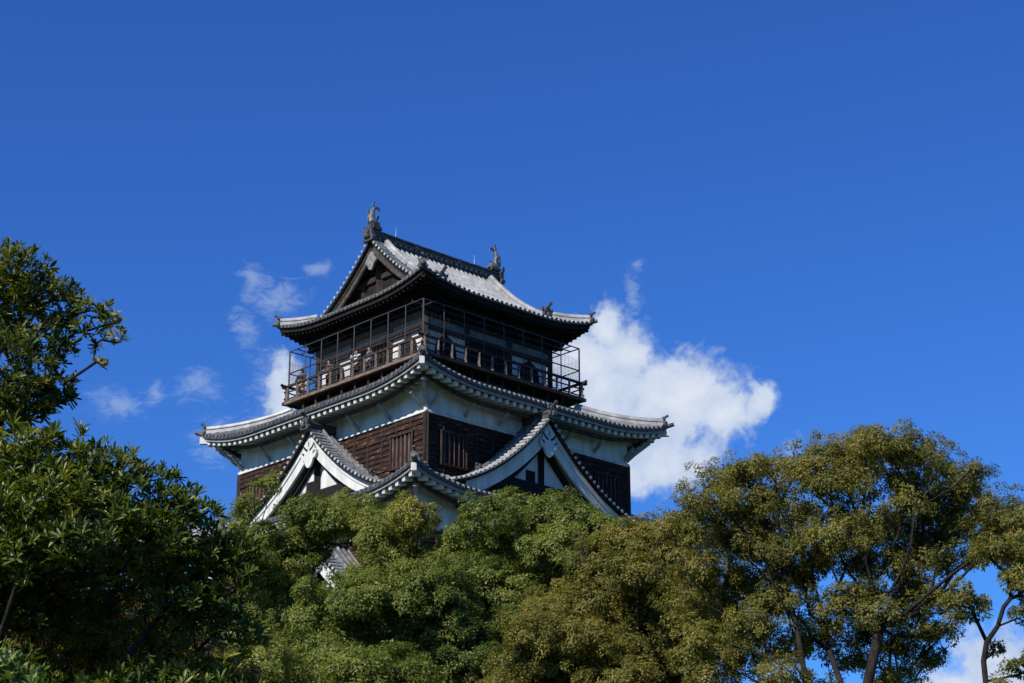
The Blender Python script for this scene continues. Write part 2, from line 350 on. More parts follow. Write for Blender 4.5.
def wall_block(name, a, b, z0, zs, z1, label=None):
    """timber clad lower wall z0..zs and plaster band zs..z1"""
    core = MB(); core.box((-a + .06, -b + .06, z0 + ZO), (a - .06, b - .06, zs + ZO + .3))
    w = core.build(name, MT['wood_black'], KEEP)
    if label: w['label'] = label
    pl = MB(); pl.box((-a, -b, zs + ZO), (a, b, z1 + ZO)); pl.build('plaster_band', MT['plaster'], w)
    for kk in range(4):
        T = SD(kk); A, D0 = (a, b) if kk % 2 == 0 else (b, a)
        tr = MB(); vs = [(D0 + .002, zs + .10), (D0 + .10, zs - .02), (D0 + .10, zs - .09), (D0 - .05, zs - .09), (D0 - .05, zs + .0)]
        tr.add([T(-A - .10, d, z) for d, z in vs] + [T(A + .10, d, z) for d, z in vs], [tuple(range(5)), tuple(range(9, 4, -1))] + [(i, i + 5, (i + 1) % 5 + 5, (i + 1) % 5) for i in range(5)])
        tr.build('plaster_sill', MT['plaster'], w)
        cl = MB(); rows = int((zs - .09 - z0) / .27); h = (zs - .09 - z0) / rows
        for i in range(rows):
            za = z0 + i * h; j = 0; u = -A
            while u < A - .01:
                un = min(A, u + random.uniform(1.6, 2.6)); un = A if A - un < .5 else un
                e = random.uniform(-.02, .016)
                vs = [T(uu, dd, zz) for uu in (u + .004, un - .004) for dd, zz in ((D0 + .062 + e, za), (D0 + .008 + e, za + h), (D0 - .06, za + h), (D0 - .06, za))]
                cl.add(vs, [(0, 1, 2, 3), (7, 6, 5, 4), (0, 4, 5, 1), (1, 5, 6, 2), (2, 6, 7, 3), (3, 7, 4, 0)]); u = un
        bt = MB(); nb = int(round(2 * A / 1.12))
        for i in range(nb + 1):
            u = -A + 2 * A * i / nb; bt.bar(T(u, D0 + .055, z0), T(u, D0 + .055, zs - .10), .07 if 0 < i < nb else .2, .06 if 0 < i < nb else .14, up=(1, 1, 0))
        build2('board_cladding', [(cl, MT['wood']), (bt, MT['wood_frame'])], w)
    return w
def barred_window(wall, kk, D0, u0, u1, z0, z1, n=5):
    T = SD(kk); bk = MB()
    bk.add([T(u0, D0 + .088, z0), T(u1, D0 + .088, z0), T(u1, D0 + .088, z1), T(u0, D0 + .088, z1)], [(0, 1, 2, 3)])  # flat black sheet in place of the window's shaded inside
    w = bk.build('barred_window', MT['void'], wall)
    fr = MB()
    for u in (u0 - .05, u1 + .05): fr.bar(T(u, D0 + .12, z0 - .1), T(u, D0 + .12, z1 + .1), .10, .16, (1, 1, 0))
    for z in (z0 - .05, z1 + .05): fr.bar(T(u0 - .1, D0 + .123, z), T(u1 + .1, D0 + .123, z), .17, .10)
    kf = len(fr.f)
    for i in range(n):
        u = u0 + (u1 - u0) * (i + .5) / n; fr.bar(T(u, D0 + .12, z0), T(u, D0 + .12, z1), .08, .075, (1, 1, 0))
    # two levels only below the keep: bars and frame are the window's own mesh
    vs, fs = fr.v, fr.f; o = len(w.data.vertices); me = bpy.data.meshes.new('barred_window')
    me.from_pydata([tuple(v.co) for v in w.data.vertices] + vs, [], [tuple(p.vertices) for p in w.data.polygons] + [tuple(i + o for i in f) for f in fs])
    for q in ('void', 'wood_frame', 'wood_red'): me.materials.append(MT[q])
    mi = [0] + [1] * kf + [2] * (len(fs) - kf); me.polygons.foreach_set('material_index', mi); w.data = me
def braces(roof, kk, D0, Dw, us, ztop, zbot):
    T = SD(kk)
    for u in us:
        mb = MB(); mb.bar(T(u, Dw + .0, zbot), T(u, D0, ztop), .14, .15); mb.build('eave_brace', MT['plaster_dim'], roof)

def gable(name, kk, u0, dfront, dback, w, zp, zb, label=None, board=.80):
    """dormer gable: curved tiled roof, verge tiles, white bargeboards, pendant, gable wall, ridge"""
    T0 = SD(kk); T = lambda u, d, z: T0(u0 + u, d, z)
    H = zp - zb
    f = lambda t: zp - H * (1.62 * (abs(t) / w) - .62 * (abs(t) / w) ** 2)
    root = MB(); nt = 14; verge = MB(); lip = MB(); kud = MB()
    n = max(2, int(round((dfront - dback) / PITCH))); p = (dfront - dback) / n
    cols = []
    for i in range(n): cols += [(dback + (i + .5 + o) * p, dz) for o, dz in ROLL]
    cols.append((dfront, -.012))
    for sg in (-1, 1):
        vs = []
        for d, dz in cols:
            for j in range(nt + 1):
                t = w * j / nt; vs.append(T(sg * t, d, f(t) + (dz if d < dfront - .62 else min(dz, 0) - .02)))
        m = nt + 1
        root.add(vs, [(i * m + j, (i + 1) * m + j, (i + 1) * m + j + 1, i * m + j + 1) for i in range(len(cols) - 1) for j in range(nt)])
        # underside sheet
        vs = [T(sg * w * j / nt, d, f(w * j / nt) - .16) for d in (dback, dfront) for j in range(nt + 1)]
        lip.add(vs, [(j, j + 1, m + j + 1, m + j) for j in range(nt)])
        vs = [T(sg * w * j / nt, dfront + .02, f(w * j / nt) + dz) for dz in (-.17, -.02) for j in range(nt + 1)]
        lip.add(vs, [(j, j + 1, m + j + 1, m + j) for j in range(nt)])
        # verge tiles: short rolls across the edge
        L = 0; t = .12; 
        while t < w - .05:
            z = f(t); verge.tube([T(sg * t, dfront - .66, z + .08), T(sg * t, dfront + .06, z + .03)], .085, 8)
            sl = (f(t) - f(t + .01)) / .01; t += .34 / math.sqrt(1 + sl * sl)
    r = root.build(name, MT['tile'], KEEP)
    if label: r['label'] = label
    verge.build('verge_tile_row', MT['verge'], r); lip.build('gable_underlay', MT['wood_black'], r)
    # descending ridges
    for sg in (-1, 1):
        kb = MB(); te = w * .64
        pts = [T(sg * te * j / 10, dfront - .86, f(te * j / 10) + .06) for j in range(11)]
        kb.sweep(scl(RIDGE, .6, .55), pts); kb.build('descending_ridge', MT['tile'], r)
        q = Vector(pts[-1]); onigawara(r, q, q - Vector(pts[-2]), .6)
    # bargeboards
    for sg in (-1, 1):
        bb = MB(); N = 16; wb = w * .86
        def sec(t, hh, d0, d1, zt): return [T(sg * t, d0, f(t) - zt), T(sg * t, d1, f(t) - zt), T(sg * t, d1, f(t) - zt - hh), T(sg * t, d0, f(t) - zt - hh)]
        def run(t0, t1, h0, h1, d0, d1, zt):
            vs = []
            for j in range(N + 1):
                s = j / N; t = t0 + (t1 - t0) * s; sl = (f(t) - f(t + .01)) / .01
                vs += sec(t, (h0 + (h1 - h0) * s) * math.sqrt(1 + .6 * sl * sl), d0, d1, zt)
            bb.add(vs, [(i * 4 + a, i * 4 + (a + 1) % 4, (i + 1) * 4 + (a + 1) % 4, (i + 1) * 4 + a) for i in range(N) for a in range(4)] + [(0, 1, 2, 3), tuple(len(vs) - 4 + q for q in (3, 2, 1, 0))])
        run(0.0, wb, board, board * .82, dfront - .24, dfront - .38, .17)
        run(0.0, wb, board * .36, board * .3, dfront - .18, dfront - .24, .17)
        bb.build('bargeboard', MT['plaster'], r)
    # pendant (gegyo)
    zt = zp - .17 - board * 1.15
    gp = MB(); Tg = lambda u, t, z: T(u, dfront - .2 + t, zt + z)
    half = [(0, -1.0), (.16, -.92), (.30, -.74), (.36, -.55), (.54, -.48), (.64, -.30), (.60, -.12), (.46, .0), (.44, .2), (.22, .44), (0, .52)]
    gp.prism(half + [(-a, b) for a, b in half[-2:0:-1]], Tg, 0, .12)
    ca = MB()
    for sg in (-1, 1):
        ca.prism([(sg * .07, -.02), (sg * .26, .10), (sg * .44, .30), (sg * .47, .22), (sg * .33, .02), (sg * .12, -.12)], Tg, .115, .135)
        ca.prism([(sg * .34, -.22), (sg * .52, -.10), (sg * .54, -.18), (sg * .38, -.30)], Tg, .115, .135)
    ca.prism([(-.03, .16), (.03, .16), (.02, .40), (-.02, .40)], Tg, .115, .135)
    # gable wall: plaster triangle, king post, tie beams
    dw = dfront - .8
    gw = MB(); ts = [-w * .9 + 1.8 * w * i / 24 for i in range(25)]
    poly = [(t, f(t) - .3) for t in ts]; gw.prism([(ts[0], zb - .9)] + poly + [(ts[-1], zb - .9)], T, dw - .1, dw)
    gw.build('gable_wall', MT['plaster'], r)
    bm = MB(); zt2 = zb + H * .165
    bm.bar(T(0, dw + .10, zb - .5), T(0, dw + .10, zp - .6), .30, .22, (1, 1, 0))
    tw = next(t for t in [w * i / 100 for i in range(100)] if f(t) < zt2 + .8)
    bm.bar(T(-tw, dw + .13, zt2), T(tw, dw + .13, zt2), .28, .62)
    bm.prism([(-tw - .3, zt2 - 1.6), (tw + .3, zt2 - 1.6), (tw, zt2 - .2), (-tw, zt2 - .2)], T, dw, dw + .06)
    for sg in (-1, 1):
        pts = [T(sg * t, dw + .12, f(t) - .17 - board * 1.45) for t in [w * .88 * i / 10 for i in range(11)]]
        bm.sweep([(-.1, -.10), (.1, -.10), (.1, .16), (-.1, .16)], pts)
    bm.prism([(-1.0, zt2 + .42), (-.36, zt2 + .42), (-.36, zt2 + .98), (-1.0, zt2 + .98)], T, dw, dw + .03)
    bm.build('gable_timber', MT['wood_black'], r)
    build2('gable_pendant', [(gp, MT['plaster']), (ca, MT['void'])], r)
    # ridge
    rd = MB(); rd.sweep(scl(RIDGE, 1.15, 1.2), [T(0, dback - .3, zp + .05), T(0, dfront + .12, zp + .05)]); rd.build('gable_ridge', MT['tile_dark'], r)
    onigawara(r, T(0, dfront + .14, zp + .02), Vector(T(0, 1, 0)) - Vector(T(0, 0, 0)), 1.0)
    return r

def build_keep():
    # stone base
    st = MB(); prof = [(3.0 - .5, 15.6), (5, 14.4), (8, 13.1), (11, 12.2), (13.2, 11.9)]
    vs = []
    for z, a in prof:
        for sx, sy in ((-1, -1), (1, -1), (1, 1), (-1, 1)): vs.append((sx * a, sy * (a + .45), z + ZO))
    st.add(vs, [(i * 4 + j, i * 4 + (j + 1) % 4, (i + 1) * 4 + (j + 1) % 4, (i + 1) * 4 + j) for i in range(4) for j in range(4)] + [(16, 17, 18, 19)])
    st.build('stone_base', MT['stone'], KEEP)
    # walls, bottom to top
    w1 = wall_block('storey_wall', 11.1, 11.5, 13.2, 15.6, 17.6)
    w2 = wall_block('storey_wall', 9.9, 10.2, 18.4, 20.4, 22.2)
    w3 = wall_block('storey_wall', 8.45, 8.75, 23.0, 25.76, 27.7)
    w4 = wall_block('storey_wall', 7.2, 7.8, 28.4, 32.0, 33.95)
    for kk, A, D0, wl in ((3, 7.8, 7.2, w4), (0, 7.2, 7.8, w4), (1, 7.8, 7.2, w4), (2, 7.2, 7.8, w4)):
        for c in (-1, 1):
            u = c * (A - 1.75)
            barred_window(wl, kk, D0, u - .78, u + .78, 29.45, 31.05)
    for kk, A, D0 in ((3, 8.75, 8.45), (0, 8.45, 8.75), (1, 8.75, 8.45), (2, 8.45, 8.75)):
        for c in (-1, 1): barred_window(w3, kk, D0, c * (A - 2) - .8, c * (A - 2) + .8, 23.6, 25.1)
    for kk, A, D0 in ((3, 10.2, 9.9), (0, 9.9, 10.2), (1, 10.2, 9.9), (2, 9.9, 10.2)):
        for c in (-3.0, -1, 1, 3.0): barred_window(w2, kk, D0, c * 2.4 - .8, c * 2.4 + .8, 18.9, 20.0)
    # skirt roofs
    def level(ae, be, ai, bi, ze, zi, lift, wa, wb, label=None, reach=4.2):
        r, zf = skirt_roof('skirt_roof', ae, be, ai, bi, ze, zi, lift, reach, label=label)
        PUR.clear()
        hip_ridges(r, zf, ae, be, ai, bi)
        for kk in range(4):
            A, D0, Dw = (wa, be, wb) if kk % 2 == 0 else (wb, ae, wa)
            n = int(A * 2 / 2.3); us = [-A + .25 + (2 * A - .5) * i / n for i in range(n + 1)]
            braces(r, kk, D0 - .85, Dw, us, ze - .62, ze - .62 - (D0 - .85 - Dw) * .85)
        for sx, sy in ((-1, -1), (-1, 1), (1, -1), (1, 1)):
            c = Vector((sx * wa, sy * wb, ze - 1.1 + ZO)); e = Vector((sx * (ae - .75), sy * (be - .75), ze - .15 + ZO))
            b = MB(); b.bar(c, e, .18, .2); b.build('corner_brace', MT['grey_paint'], r)
        return zf
    level(13.0, 13.4, 9.8, 10.1, 17.3, 18.7, .8, 11.1, 11.5, reach=5)
    level(11.6, 11.9, 8.35, 8.65, 22.0, 23.3, .8, 9.9, 10.2, reach=5)
    level(10.1, 10.35, 7.1, 7.7, 27.55, 28.95, .8, 8.45, 8.75, reach=4.6)
    level(8.86, 9.36, 5.4, 5.5, 33.45, 35.3, .78, 7.2, 7.8, reach=5.0)
    # dormer gables
    gable('dormer_gable', 3, .45, 8.9, 7.0, 6.5, 32.35, 28.1, 'sunlit white dormer gable on the left face')
    gable('dormer_gable', 0, -.5, 9.75, 7.6, 6.5, 32.6, 28.1, 'shaded white dormer gable on the right face')
    gable('dormer_gable', 1, 0, 8.9, 7.0, 6.5, 32.35, 28.1); gable('dormer_gable', 2, 0, 9.5, 7.6, 6.5, 32.6, 28.1)
    for kk, A in ((3, 10.7), (1, 10.7)): gable('dormer_gable', kk, 3.4 if kk == 3 else -3.4, A, 8.3, 4.6, 25.6, 22.4)
    build_top()

def build_top():
    # ---- fifth storey: inner wall with bell shaped windows, open gallery
    ZD = 36.0; W5 = 4.55; ZT = 39.3
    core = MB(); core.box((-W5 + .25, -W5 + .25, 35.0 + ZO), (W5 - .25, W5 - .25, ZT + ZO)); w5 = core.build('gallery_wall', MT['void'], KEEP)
    for kk in range(4):
        T = SD(kk); tm = MB(); pl = MB()
        for u in (-W5, -1.55, 1.55, W5):
            tm.bar(T(u, W5 - .08 if abs(u) < W5 else W5 - .001 * kk, 35.2), T(u, W5 - .08 if abs(u) < W5 else W5 - .001 * kk, ZT), .30, .30, (1, 1, 0))
        for z, h in ((36.12, .2), (38.05, .24), (38.75, .2)): tm.bar(T(-W5 + .14, W5 - .04, z), T(W5 - .14, W5 - .04, z), .22, h)
        tm.build('gallery_timber', MT['wood_frame'], w5)
        # plaster strip above the lintel
        ps = MB(); ps.prism([(-W5 + .1, 38.18), (W5 - .1, 38.18), (W5 - .1, 38.65), (-W5 + .1, 38.65)], T, W5 - .2, W5 - .12)
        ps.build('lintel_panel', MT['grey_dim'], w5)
        for c in (-1, 1):                      # panels left and right of the doorway
            u0, u1 = (1.7, W5 - .15) if c > 0 else (-W5 + .15, -1.7); uc = (u0 + u1) / 2
            pl = MB(); pl.prism([(u0, 36.2), (u1, 36.2), (u1, 37.95), (u0, 37.95)], T, W5 - .2, W5 - .12)
            pl.build('plaster_panel', MT['plaster'], w5)
        for c in (-1, 1):
            uc = c * 3.05
            half = [(.78, 36.25), (.74, 36.7), (.70, 37.1), (.62, 37.4), (.42, 37.64), (.16, 37.80), (0, 37.94)]
            kb = MB(); kb.prism([(uc + a, z) for a, z in half] + [(uc - a, z) for a, z in half[-2::-1]], T, W5 - .14, W5 - .05)
            kb.build('bell_window', MT['wood_black'], w5)
            ki = MB(); kb2 = [(a * .74, 36.25 + (z - 36.25) * .88) for a, z in half]
            ki.prism([(uc + a, z) for a, z in kb2] + [(uc - a, z) for a, z in kb2[-2::-1]], T, W5 - .05, W5 - .03); ki.build('window_opening', MT['void'], w5)
        lat = MB()
        for i in range(9): lat.bar(T(-1.3 + 2.6 * i / 8, W5 - .15, 36.2), T(-1.3 + 2.6 * i / 8, W5 - .15, 37.95), .06, .05, (1, 1, 0))
        lat.build('doorway_lattice', MT['wood_frame'], w5)
    # ---- deck
    DK = 5.85
    dk = MB(); dk.box((-DK, -DK - .1, ZD - .14 + ZO), (DK, DK + .1, ZD + ZO)); deck = dk.build('gallery_deck', MT['wood_frame'], KEEP)  # deck coloured dark so its underside keeps the look of shade
    for kk in range(4):
        T = SD(kk); A = DK + (.1 if kk % 2 else 0); D0 = DK + (.1 if kk % 2 == 0 else 0)
        fb = MB(); fb.bar(T(-A - .08, D0 - .03, ZD - .13), T(A + .08, D0 - .03, ZD - .13), .14, .15); fb.build('deck_fascia', MT['deck'] if kk == 3 else MT['wood_frame'], deck)  # sunlit look painted in: lighter timber on the left edge only
        jb = MB()
        for i in range(11):
            u = -A + .3 + (2 * A - .6) * i / 10; jb.bar(T(u, D0 - .30, 34.9), T(u, D0 - .30, ZD - .2), .10, .10, (1, 1, 0))
        jb.bar(T(-A + .3, D0 - .36, 35.3), T(A - .3, D0 - .36, 35.3), .1, .16)
        jb.build('deck_strut', MT['wood_frame'], deck)
        ub = MB(); ub.box((-5.0, -5.0, 34.6 + ZO), (5.0, 5.0, ZD - .15 + ZO))
        if kk == 0: ub.build('deck_underframe', MT['wood_black'], deck)
        # railing
        rl = MB(); hz = 36.86
        for z, th in ((hz, .12), (36.52, .06), (36.12, .06)): rl.bar(T(-A - (.20 if th > .1 else .06), D0 - .12, z + .004 * kk), T(A + (.20 if th > .1 else .06), D0 - .12, z + .004 * kk), th, th * 1.05)
        for sg in (-1, 1): rl.bar(T(sg * (A + .17), D0 - .12, hz + .004 * kk), T(sg * (A + .28), D0 - .12, hz + .06), .12, .12)
        rail = rl.build('railing', MT['wood_frame'] if kk != 3 else MT['deck'], deck)
        rail.data.materials[0] = MT['wood_frame']
        npst = 12; po0 = None
        for i in range(npst + 1):
            u = -A + .12 + (2 * A - .24) * i / npst; pm = MB(); b = .13 if i not in (0, npst) else .17
            if i == npst: continue
            pm.bar(T(u, D0 - .12, ZD), T(u, D0 - .12, hz - .06), b, b, (1, 1, 0))
            if i % 1 == 0: pm.bar(T(u, D0 - .12, ZD - .0), T(u, D0 - .12, ZD + .1), b * 1.3, b * 1.3, (1, 1, 0))
            pm.build('railing_post', MT['grey_wood'], deck)
        # steel safety cage
        cg = MB(); D1 = 5.70; A1 = 5.70; ztop = 38.92
        nps = 8
        for i in range(nps):
            u = -A1 + 2 * A1 * i / nps; cg.bar(T(u, D1, ZD), T(u, D1, ztop), .085 if i == 0 else .05, .085 if i == 0 else .05, (1, 1, 0))
        for z in (ztop, 37.62): cg.bar(T(-A1, D1, z), T(A1, D1, z), .05, .05)
        for i in range(1, nps):
            u = -A1 + 2 * A1 * i / nps
            if abs(u) < 5.5: cg.bar(T(u, D1, ztop - .02), T(u, W5 if abs(u) < W5 else W5 + .02, ztop - .02), .05, .05)
        cg.bar(T(-A1, W5 + .5, ztop - .01 - .002 * kk), T(A1, W5 + .5, ztop - .01 - .002 * kk), .05, .05)
        cage = cg.build('safety_cage', MT['steel'], deck)
        wm = MB()
        for i in range(14): wm.bar(T(-A1, D1 + .02, 36.95 + i * .10), T(A1, D1 + .02, 36.95 + i * .10), .008, .008)
        for i in range(40): wm.bar(T(-A1 + 2 * A1 * i / 40, D1 + .02, 36.9), T(-A1 + 2 * A1 * i / 40, D1 + .02, 38.3), .006, .006, (1, 1, 0))
        wm.build('wire_mesh', MT['steel'], deck)
    # ---- top roof: hip-and-gable
    AE, BE, XG, ZE = 6.26, 6.25, 4.75, 39.84
    def zc(d): return ZE + .33 * d + .062 * d * d
    def zz(x, y, d):
        ed = abs((AE - abs(x)) - (BE - abs(y))); l = .62 * max(0, 1 - d / 2.6) ** 1.4 * max(0, 1 - ed / 4.4) ** 2.2
        return zc(d) + l
    rf = MB(); ends = MB(); lip = MB(); raft = MB(); soff = MB(); fas = MB()
    for kk in range(4):
        T = SD(kk); main = kk % 2 == 0; A = AE if main else BE; D0 = BE if main else AE
        cols, cent = roof_columns(A); nv = 16 if main else 7; vs = []
        if main:
            cols = sorted(cols + [(XG, 0.02), (-XG, .02), (XG + .001, 0), (-XG - .001, 0)])
        for u, dz in cols:
            m = (BE if abs(u) <= XG else A - abs(u)) if main else min(A - abs(u), AE - 3.9)
            for j in range(nv + 1):
                d = m * j / nv; p = (u, D0 - d); x, y = (p if main else (p[1], p[0])); vs.append(T(u, D0 - d, zz(x, y, d) + ((dz if not (main and XG - .58 < abs(u) <= XG) else min(dz, 0) - .02) if m > .05 else 0)))
        n = nv + 1
        rf.add(vs, [(i * n + j, (i + 1) * n + j, (i + 1) * n + j + 1, i * n + j + 1) for i in range(len(cols) - 1) for j in range(nv) if not (main and abs(abs(cols[i][0]) - XG) < .0015 and abs(abs(cols[i + 1][0]) - XG) < .0015)])
        ee = lambda u: zz(*((u, D0) if main else (D0, u)), 0)
        for u in cent:
            z = ee(u) + .015
            ends.sweep([(.095 * math.cos(t), .095 * math.sin(t)) for t in (2 * math.pi * q / 8 for q in range(8))], [T(u, D0 - .04, z), T(u, D0 + .05, z - .01)])
        us = [-A + 2 * A * i / 40 for i in range(41)]
        def strip(mb, dd, z0, z1, th, inset):
            vs = []
            for u in us:
                uu = max(-A + inset, min(A - inset, u)); z = ee(u); vs += [T(uu, D0 - dd, z + z0), T(uu, D0 - dd, z + z1), T(uu, D0 - dd - th, z + z1), T(uu, D0 - dd - th, z + z0)]
            mb.add(vs, [(i * 4 + a, i * 4 + (a + 1) % 4, (i + 1) * 4 + (a + 1) % 4, (i + 1) * 4 + a) for i in range(40) for a in range(4)])
        strip(lip, -.01, -.10, 0, .1, .02); strip(fas, .12, -.34, -.10, .12, .12)
        for tier, (d_out, zo, din) in enumerate(((.22, -.42, 1.0), (.95, -.62, 2.2))):
            nr = int(2 * A / .34)
            for i in range(nr):
                u = (-A + .2 + d_out * .4) + 2 * (A - .2 - d_out * .4) * (i + .5) / nr
                dl = min(din + .2, max(A - abs(u) + .1, d_out + .15)); z0 = ee(u)
                raft.bar(T(u, D0 - d_out, z0 + zo), T(u, D0 - dl, z0 + zo + .12 * (dl - d_out)), .10, .13)
        vs = []
        for u in us:
            z = ee(u); vs += [T(u * .98, D0 - .2, z - .34), T(u * (A - 1.8) / A, D0 - 1.8, z - .34 - .05 + .0)]
        soff.add(vs, [(i * 2, i * 2 + 1, i * 2 + 3, i * 2 + 2) for i in range(40)])
        bvs = [T(u * (A - 1.05) / A, D0 - 1.05, ee(u) - .56) for u in us]; fas.sweep([(-.08, -.1), (.08, -.1), (.08, .1), (-.08, .1)], bvs)
    roof = rf.build('top_roof', MT['tile_pale'], KEEP); roof['label'] = 'uppermost hip and gable roof of grey tiles'
    ends.build('tile_end_row', MT['tile_end'], roof); lip.build('tile_lip', MT['tile_dark'], roof); raft.build('rafter_course', MT['wood_black'], roof)
    soff.build('eave_soffit', MT['wood_black'], roof); fas.build('eave_board', MT['wood_black'], roof)
    bk = MB()
    for kk in range(4):                       # bracket beams carrying the eave
        T = SD(kk); bk.bar(T(-W5 - .3, W5 + .02, 39.05), T(W5 + .3, W5 + .02, 39.05), .3, .34)
        for i in range(7): u = -W5 + 2 * W5 * i / 6; bk.bar(T(u, W5 - .1, 39.0 - .002 * kk), T(u, W5 + .95, 39.14), .16, .22)
    bk.build('eave_bracket', MT['wood_black'], roof)
    # verges and gable ends
    for sx in (-1, 1):
        vg = MB(); un = MB(); bb = MB()
        for sy in (-1, 1):
            P = lambda x, t, z: (sx * x, sy * t, z + ZO)
            t = .14; tm = 4.7
            fz = lambda t: zc(BE - t)
            while t < tm:
                vg.tube([P(XG - .60, t, fz(t) + .08), P(XG + .10, t, fz(t) + .03)], .085, 8)
                sl = (fz(t) - fz(t + .01)) / .01; t += .35 / math.sqrt(1 + sl * sl)
            N = 16; m = N + 1
            for z0, z1, x0, x1 in ((-.18, -.02, XG + .02, XG + .02), (-.18, -.18, XG + .02, 3.6)):
                un.add([P(x0, tm * j / N, fz(tm * j / N) + z0) for j in range(m)] + [P(x1, tm * j / N, fz(tm * j / N) + z1) for j in range(m)], [(j, j + 1, m + j + 1, m + j) for j in range(N)])
            def run(t1, h0, h1, x0, x1, zt):
                vs = []
                for j in range(N + 1):
                    s = j / N; t = t1 * s; h = h0 + (h1 - h0) * s; sl = (fz(t) - fz(t + .01)) / .01; h *= math.sqrt(1 + .6 * sl * sl)
                    vs += [P(x0, t, fz(t) - zt), P(x1, t, fz(t) - zt), P(x1, t, fz(t) - zt - h), P(x0, t, fz(t) - zt - h)]
                bb.add(vs, [(i * 4 + a, i * 4 + (a + 1) % 4, (i + 1) * 4 + (a + 1) % 4, (i + 1) * 4 + a) for i in range(N) for a in range(4)])
            run(4.3, .5, .42, XG - .2, XG - .32, .18); run(4.3, .17, .14, XG - .14, XG - .2, .18)
        vg.build('verge_tile_row', MT['verge'], roof); un.build('gable_underlay', MT['wood_black'], roof); bb.build('bargeboard', MT['wood_grey'], roof)
        gx = XG - .85; T = SD(1 if sx > 0 else 3)
        gw = MB(); ts = [-4.3 + 8.6 * i / 24 for i in range(25)]
        gw.prism([(ts[0], 40.0)] + [(t, zc(BE - abs(t)) - .22) for t in ts] + [(ts[-1], 40.0)], T, gx - .1, gx); gw.build('gable_wall', MT['wood_black'], roof)
        lt = MB()
        lt.bar(T(-3.6, gx + .08, 41.2), T(3.6, gx + .08, 41.2), .16, .34); lt.bar(T(-2.3, gx + .08, 42.2), T(2.3, gx + .08, 42.2), .16, .28); lt.bar(T(0, gx + .1, 40.4), T(0, gx + .1, 43.6), .4, .2, (1, 1, 0))
        for u in (-1.5, 1.5, -2.6, 2.6): lt.bar(T(u, gx + .06, 40.6), T(u, gx + .06, zc(BE - abs(u)) - .6), .2, .12, (1, 1, 0))
        lt.build('gable_timber', MT['wood_frame'], roof)
        gp = MB(); zt = 43.25; Tg = lambda u, t, z: T(u, XG - .16 + t, zt + z)
        half = [(0, -.80), (.14, -.72), (.24, -.56), (.27, -.42), (.40, -.40), (.46, -.26), (.40, -.12), (.30, -.06), (.26, .12), (0, .32)]
        gp.prism([(a, b) for a, b in half] + [(-a, b) for a, b in half[-2:0:-1]], Tg, 0, .12); gp.build('gable_pendant', MT['grey_dim'], roof)
    # main ridge with tile stack, round cap and rows of tile ends
    zr = zc(BE)
    rd = MB(); rd.sweep([(-.26, -.12), (-.26, .10), (-.32, .10), (-.32, .15), (-.24, .17), (-.22, .36), (-.28, .36), (-.28, .40), (-.18, .43), (-.13, .52), (0, .57), (.13, .52), (.18, .43), (.28, .40), (.28, .36), (.22, .36), (.24, .17), (.32, .15), (.32, .10), (.26, .10), (.26, -.12)],
                        [(-XG - .05, 0, zr + .03 + ZO), (-2, 0, zr + .0 + ZO), (2, 0, zr + .0 + ZO), (XG + .05, 0, zr + .03 + ZO)])
    dots = MB()
    for sy in (-1, 1):
        for i in range(24):
            x = -XG + .4 + (2 * XG - .8) * i / 23
            for z, rr, y in ((.02, .085, .27),): dots.tube([(x, sy * (y - .02), zr + z + ZO), (x, sy * (y + .05), zr + z + ZO)], rr, 8)
        for x in (-1.6, 1.6):
            dots.tube([(x, sy * .2, zr + .3 + ZO), (x, sy * .27, zr + .3 + ZO)], .16, 12)
    build2('main_ridge', [(rd, MT['tile_dark']), (dots, MT['tile_end'])], roof)
    for sx in (-1, 1):
        onigawara(roof, (sx * (XG + .02), 0, zr - .05 + ZO), (sx, 0, 0), 1.35, horn=False)
        shachi(roof, sx, XG - .18, zr + .68)
        lr = MB(); lr.tube([(sx * (XG - 1.8), 0, zr + .5 + ZO), (sx * (XG - 1.8), 0, zr + 1.15 + ZO)], [.022, .010], 6); lr.tube([(sx * (XG - 1.8), -.07, zr + .8 + ZO), (sx * (XG - 1.8), .07, zr + .8 + ZO)], .012, 6)
        lr.build('lightning_rod', MT['rod'], roof)
        # descending ridges on both slopes
        for sy in (-1, 1):
            pts = []
            for i in range(14):
                t = .25 + (5.0 - .25) * i / 13; pts.append((sx * (XG - .86), sy * t, zc(BE - t) + .05 + ZO))
            kb = MB(); kb.sweep(scl(RIDGE, .95, 1.0), pts); kb.build('descending_ridge', MT['tile_pale'], roof)
            q = Vector(pts[-1]); onigawara(roof, q, (0, sy, 0), 1.15)
            # hip ridges
            hp = []
            for i in range(10):
                e = 1.62 - (1.62 - .12) * i / 9; x, y = AE - e, BE - e; hp.append((sx * x, sy * y, zz(x, y, e) + .02 + ZO))
            hb = MB(); hb.sweep(scl(RIDGE, .95, 1.25), hp); hb.build('hip_ridge', MT['tile_pale'], roof)
            q = Vector(hp[-1]); onigawara(roof, q + Vector((sx, sy, 0)).normalized() * .06, (sx, sy, 0), .78)
            c = Vector((sx * AE, sy * BE, zz(AE, BE, 0) + ZO)); o = Vector((sx, sy, 0)).normalized()
            tp = MB(); tp.tube([c - o * .6, c + Vector((0, 0, .03)), c + o * .26 + Vector((0, 0, .10))], [.11, .11, .10], 8); tp.build('corner_tile', MT['tile_end'], roof)
            rr = MB(); rr.bar(c - o * .25 + Vector((0, 0, -.42)), c - o * 2.4 + Vector((0, 0, -.5)), .2, .26); rr.build('hip_rafter', MT['wood_black'], roof)
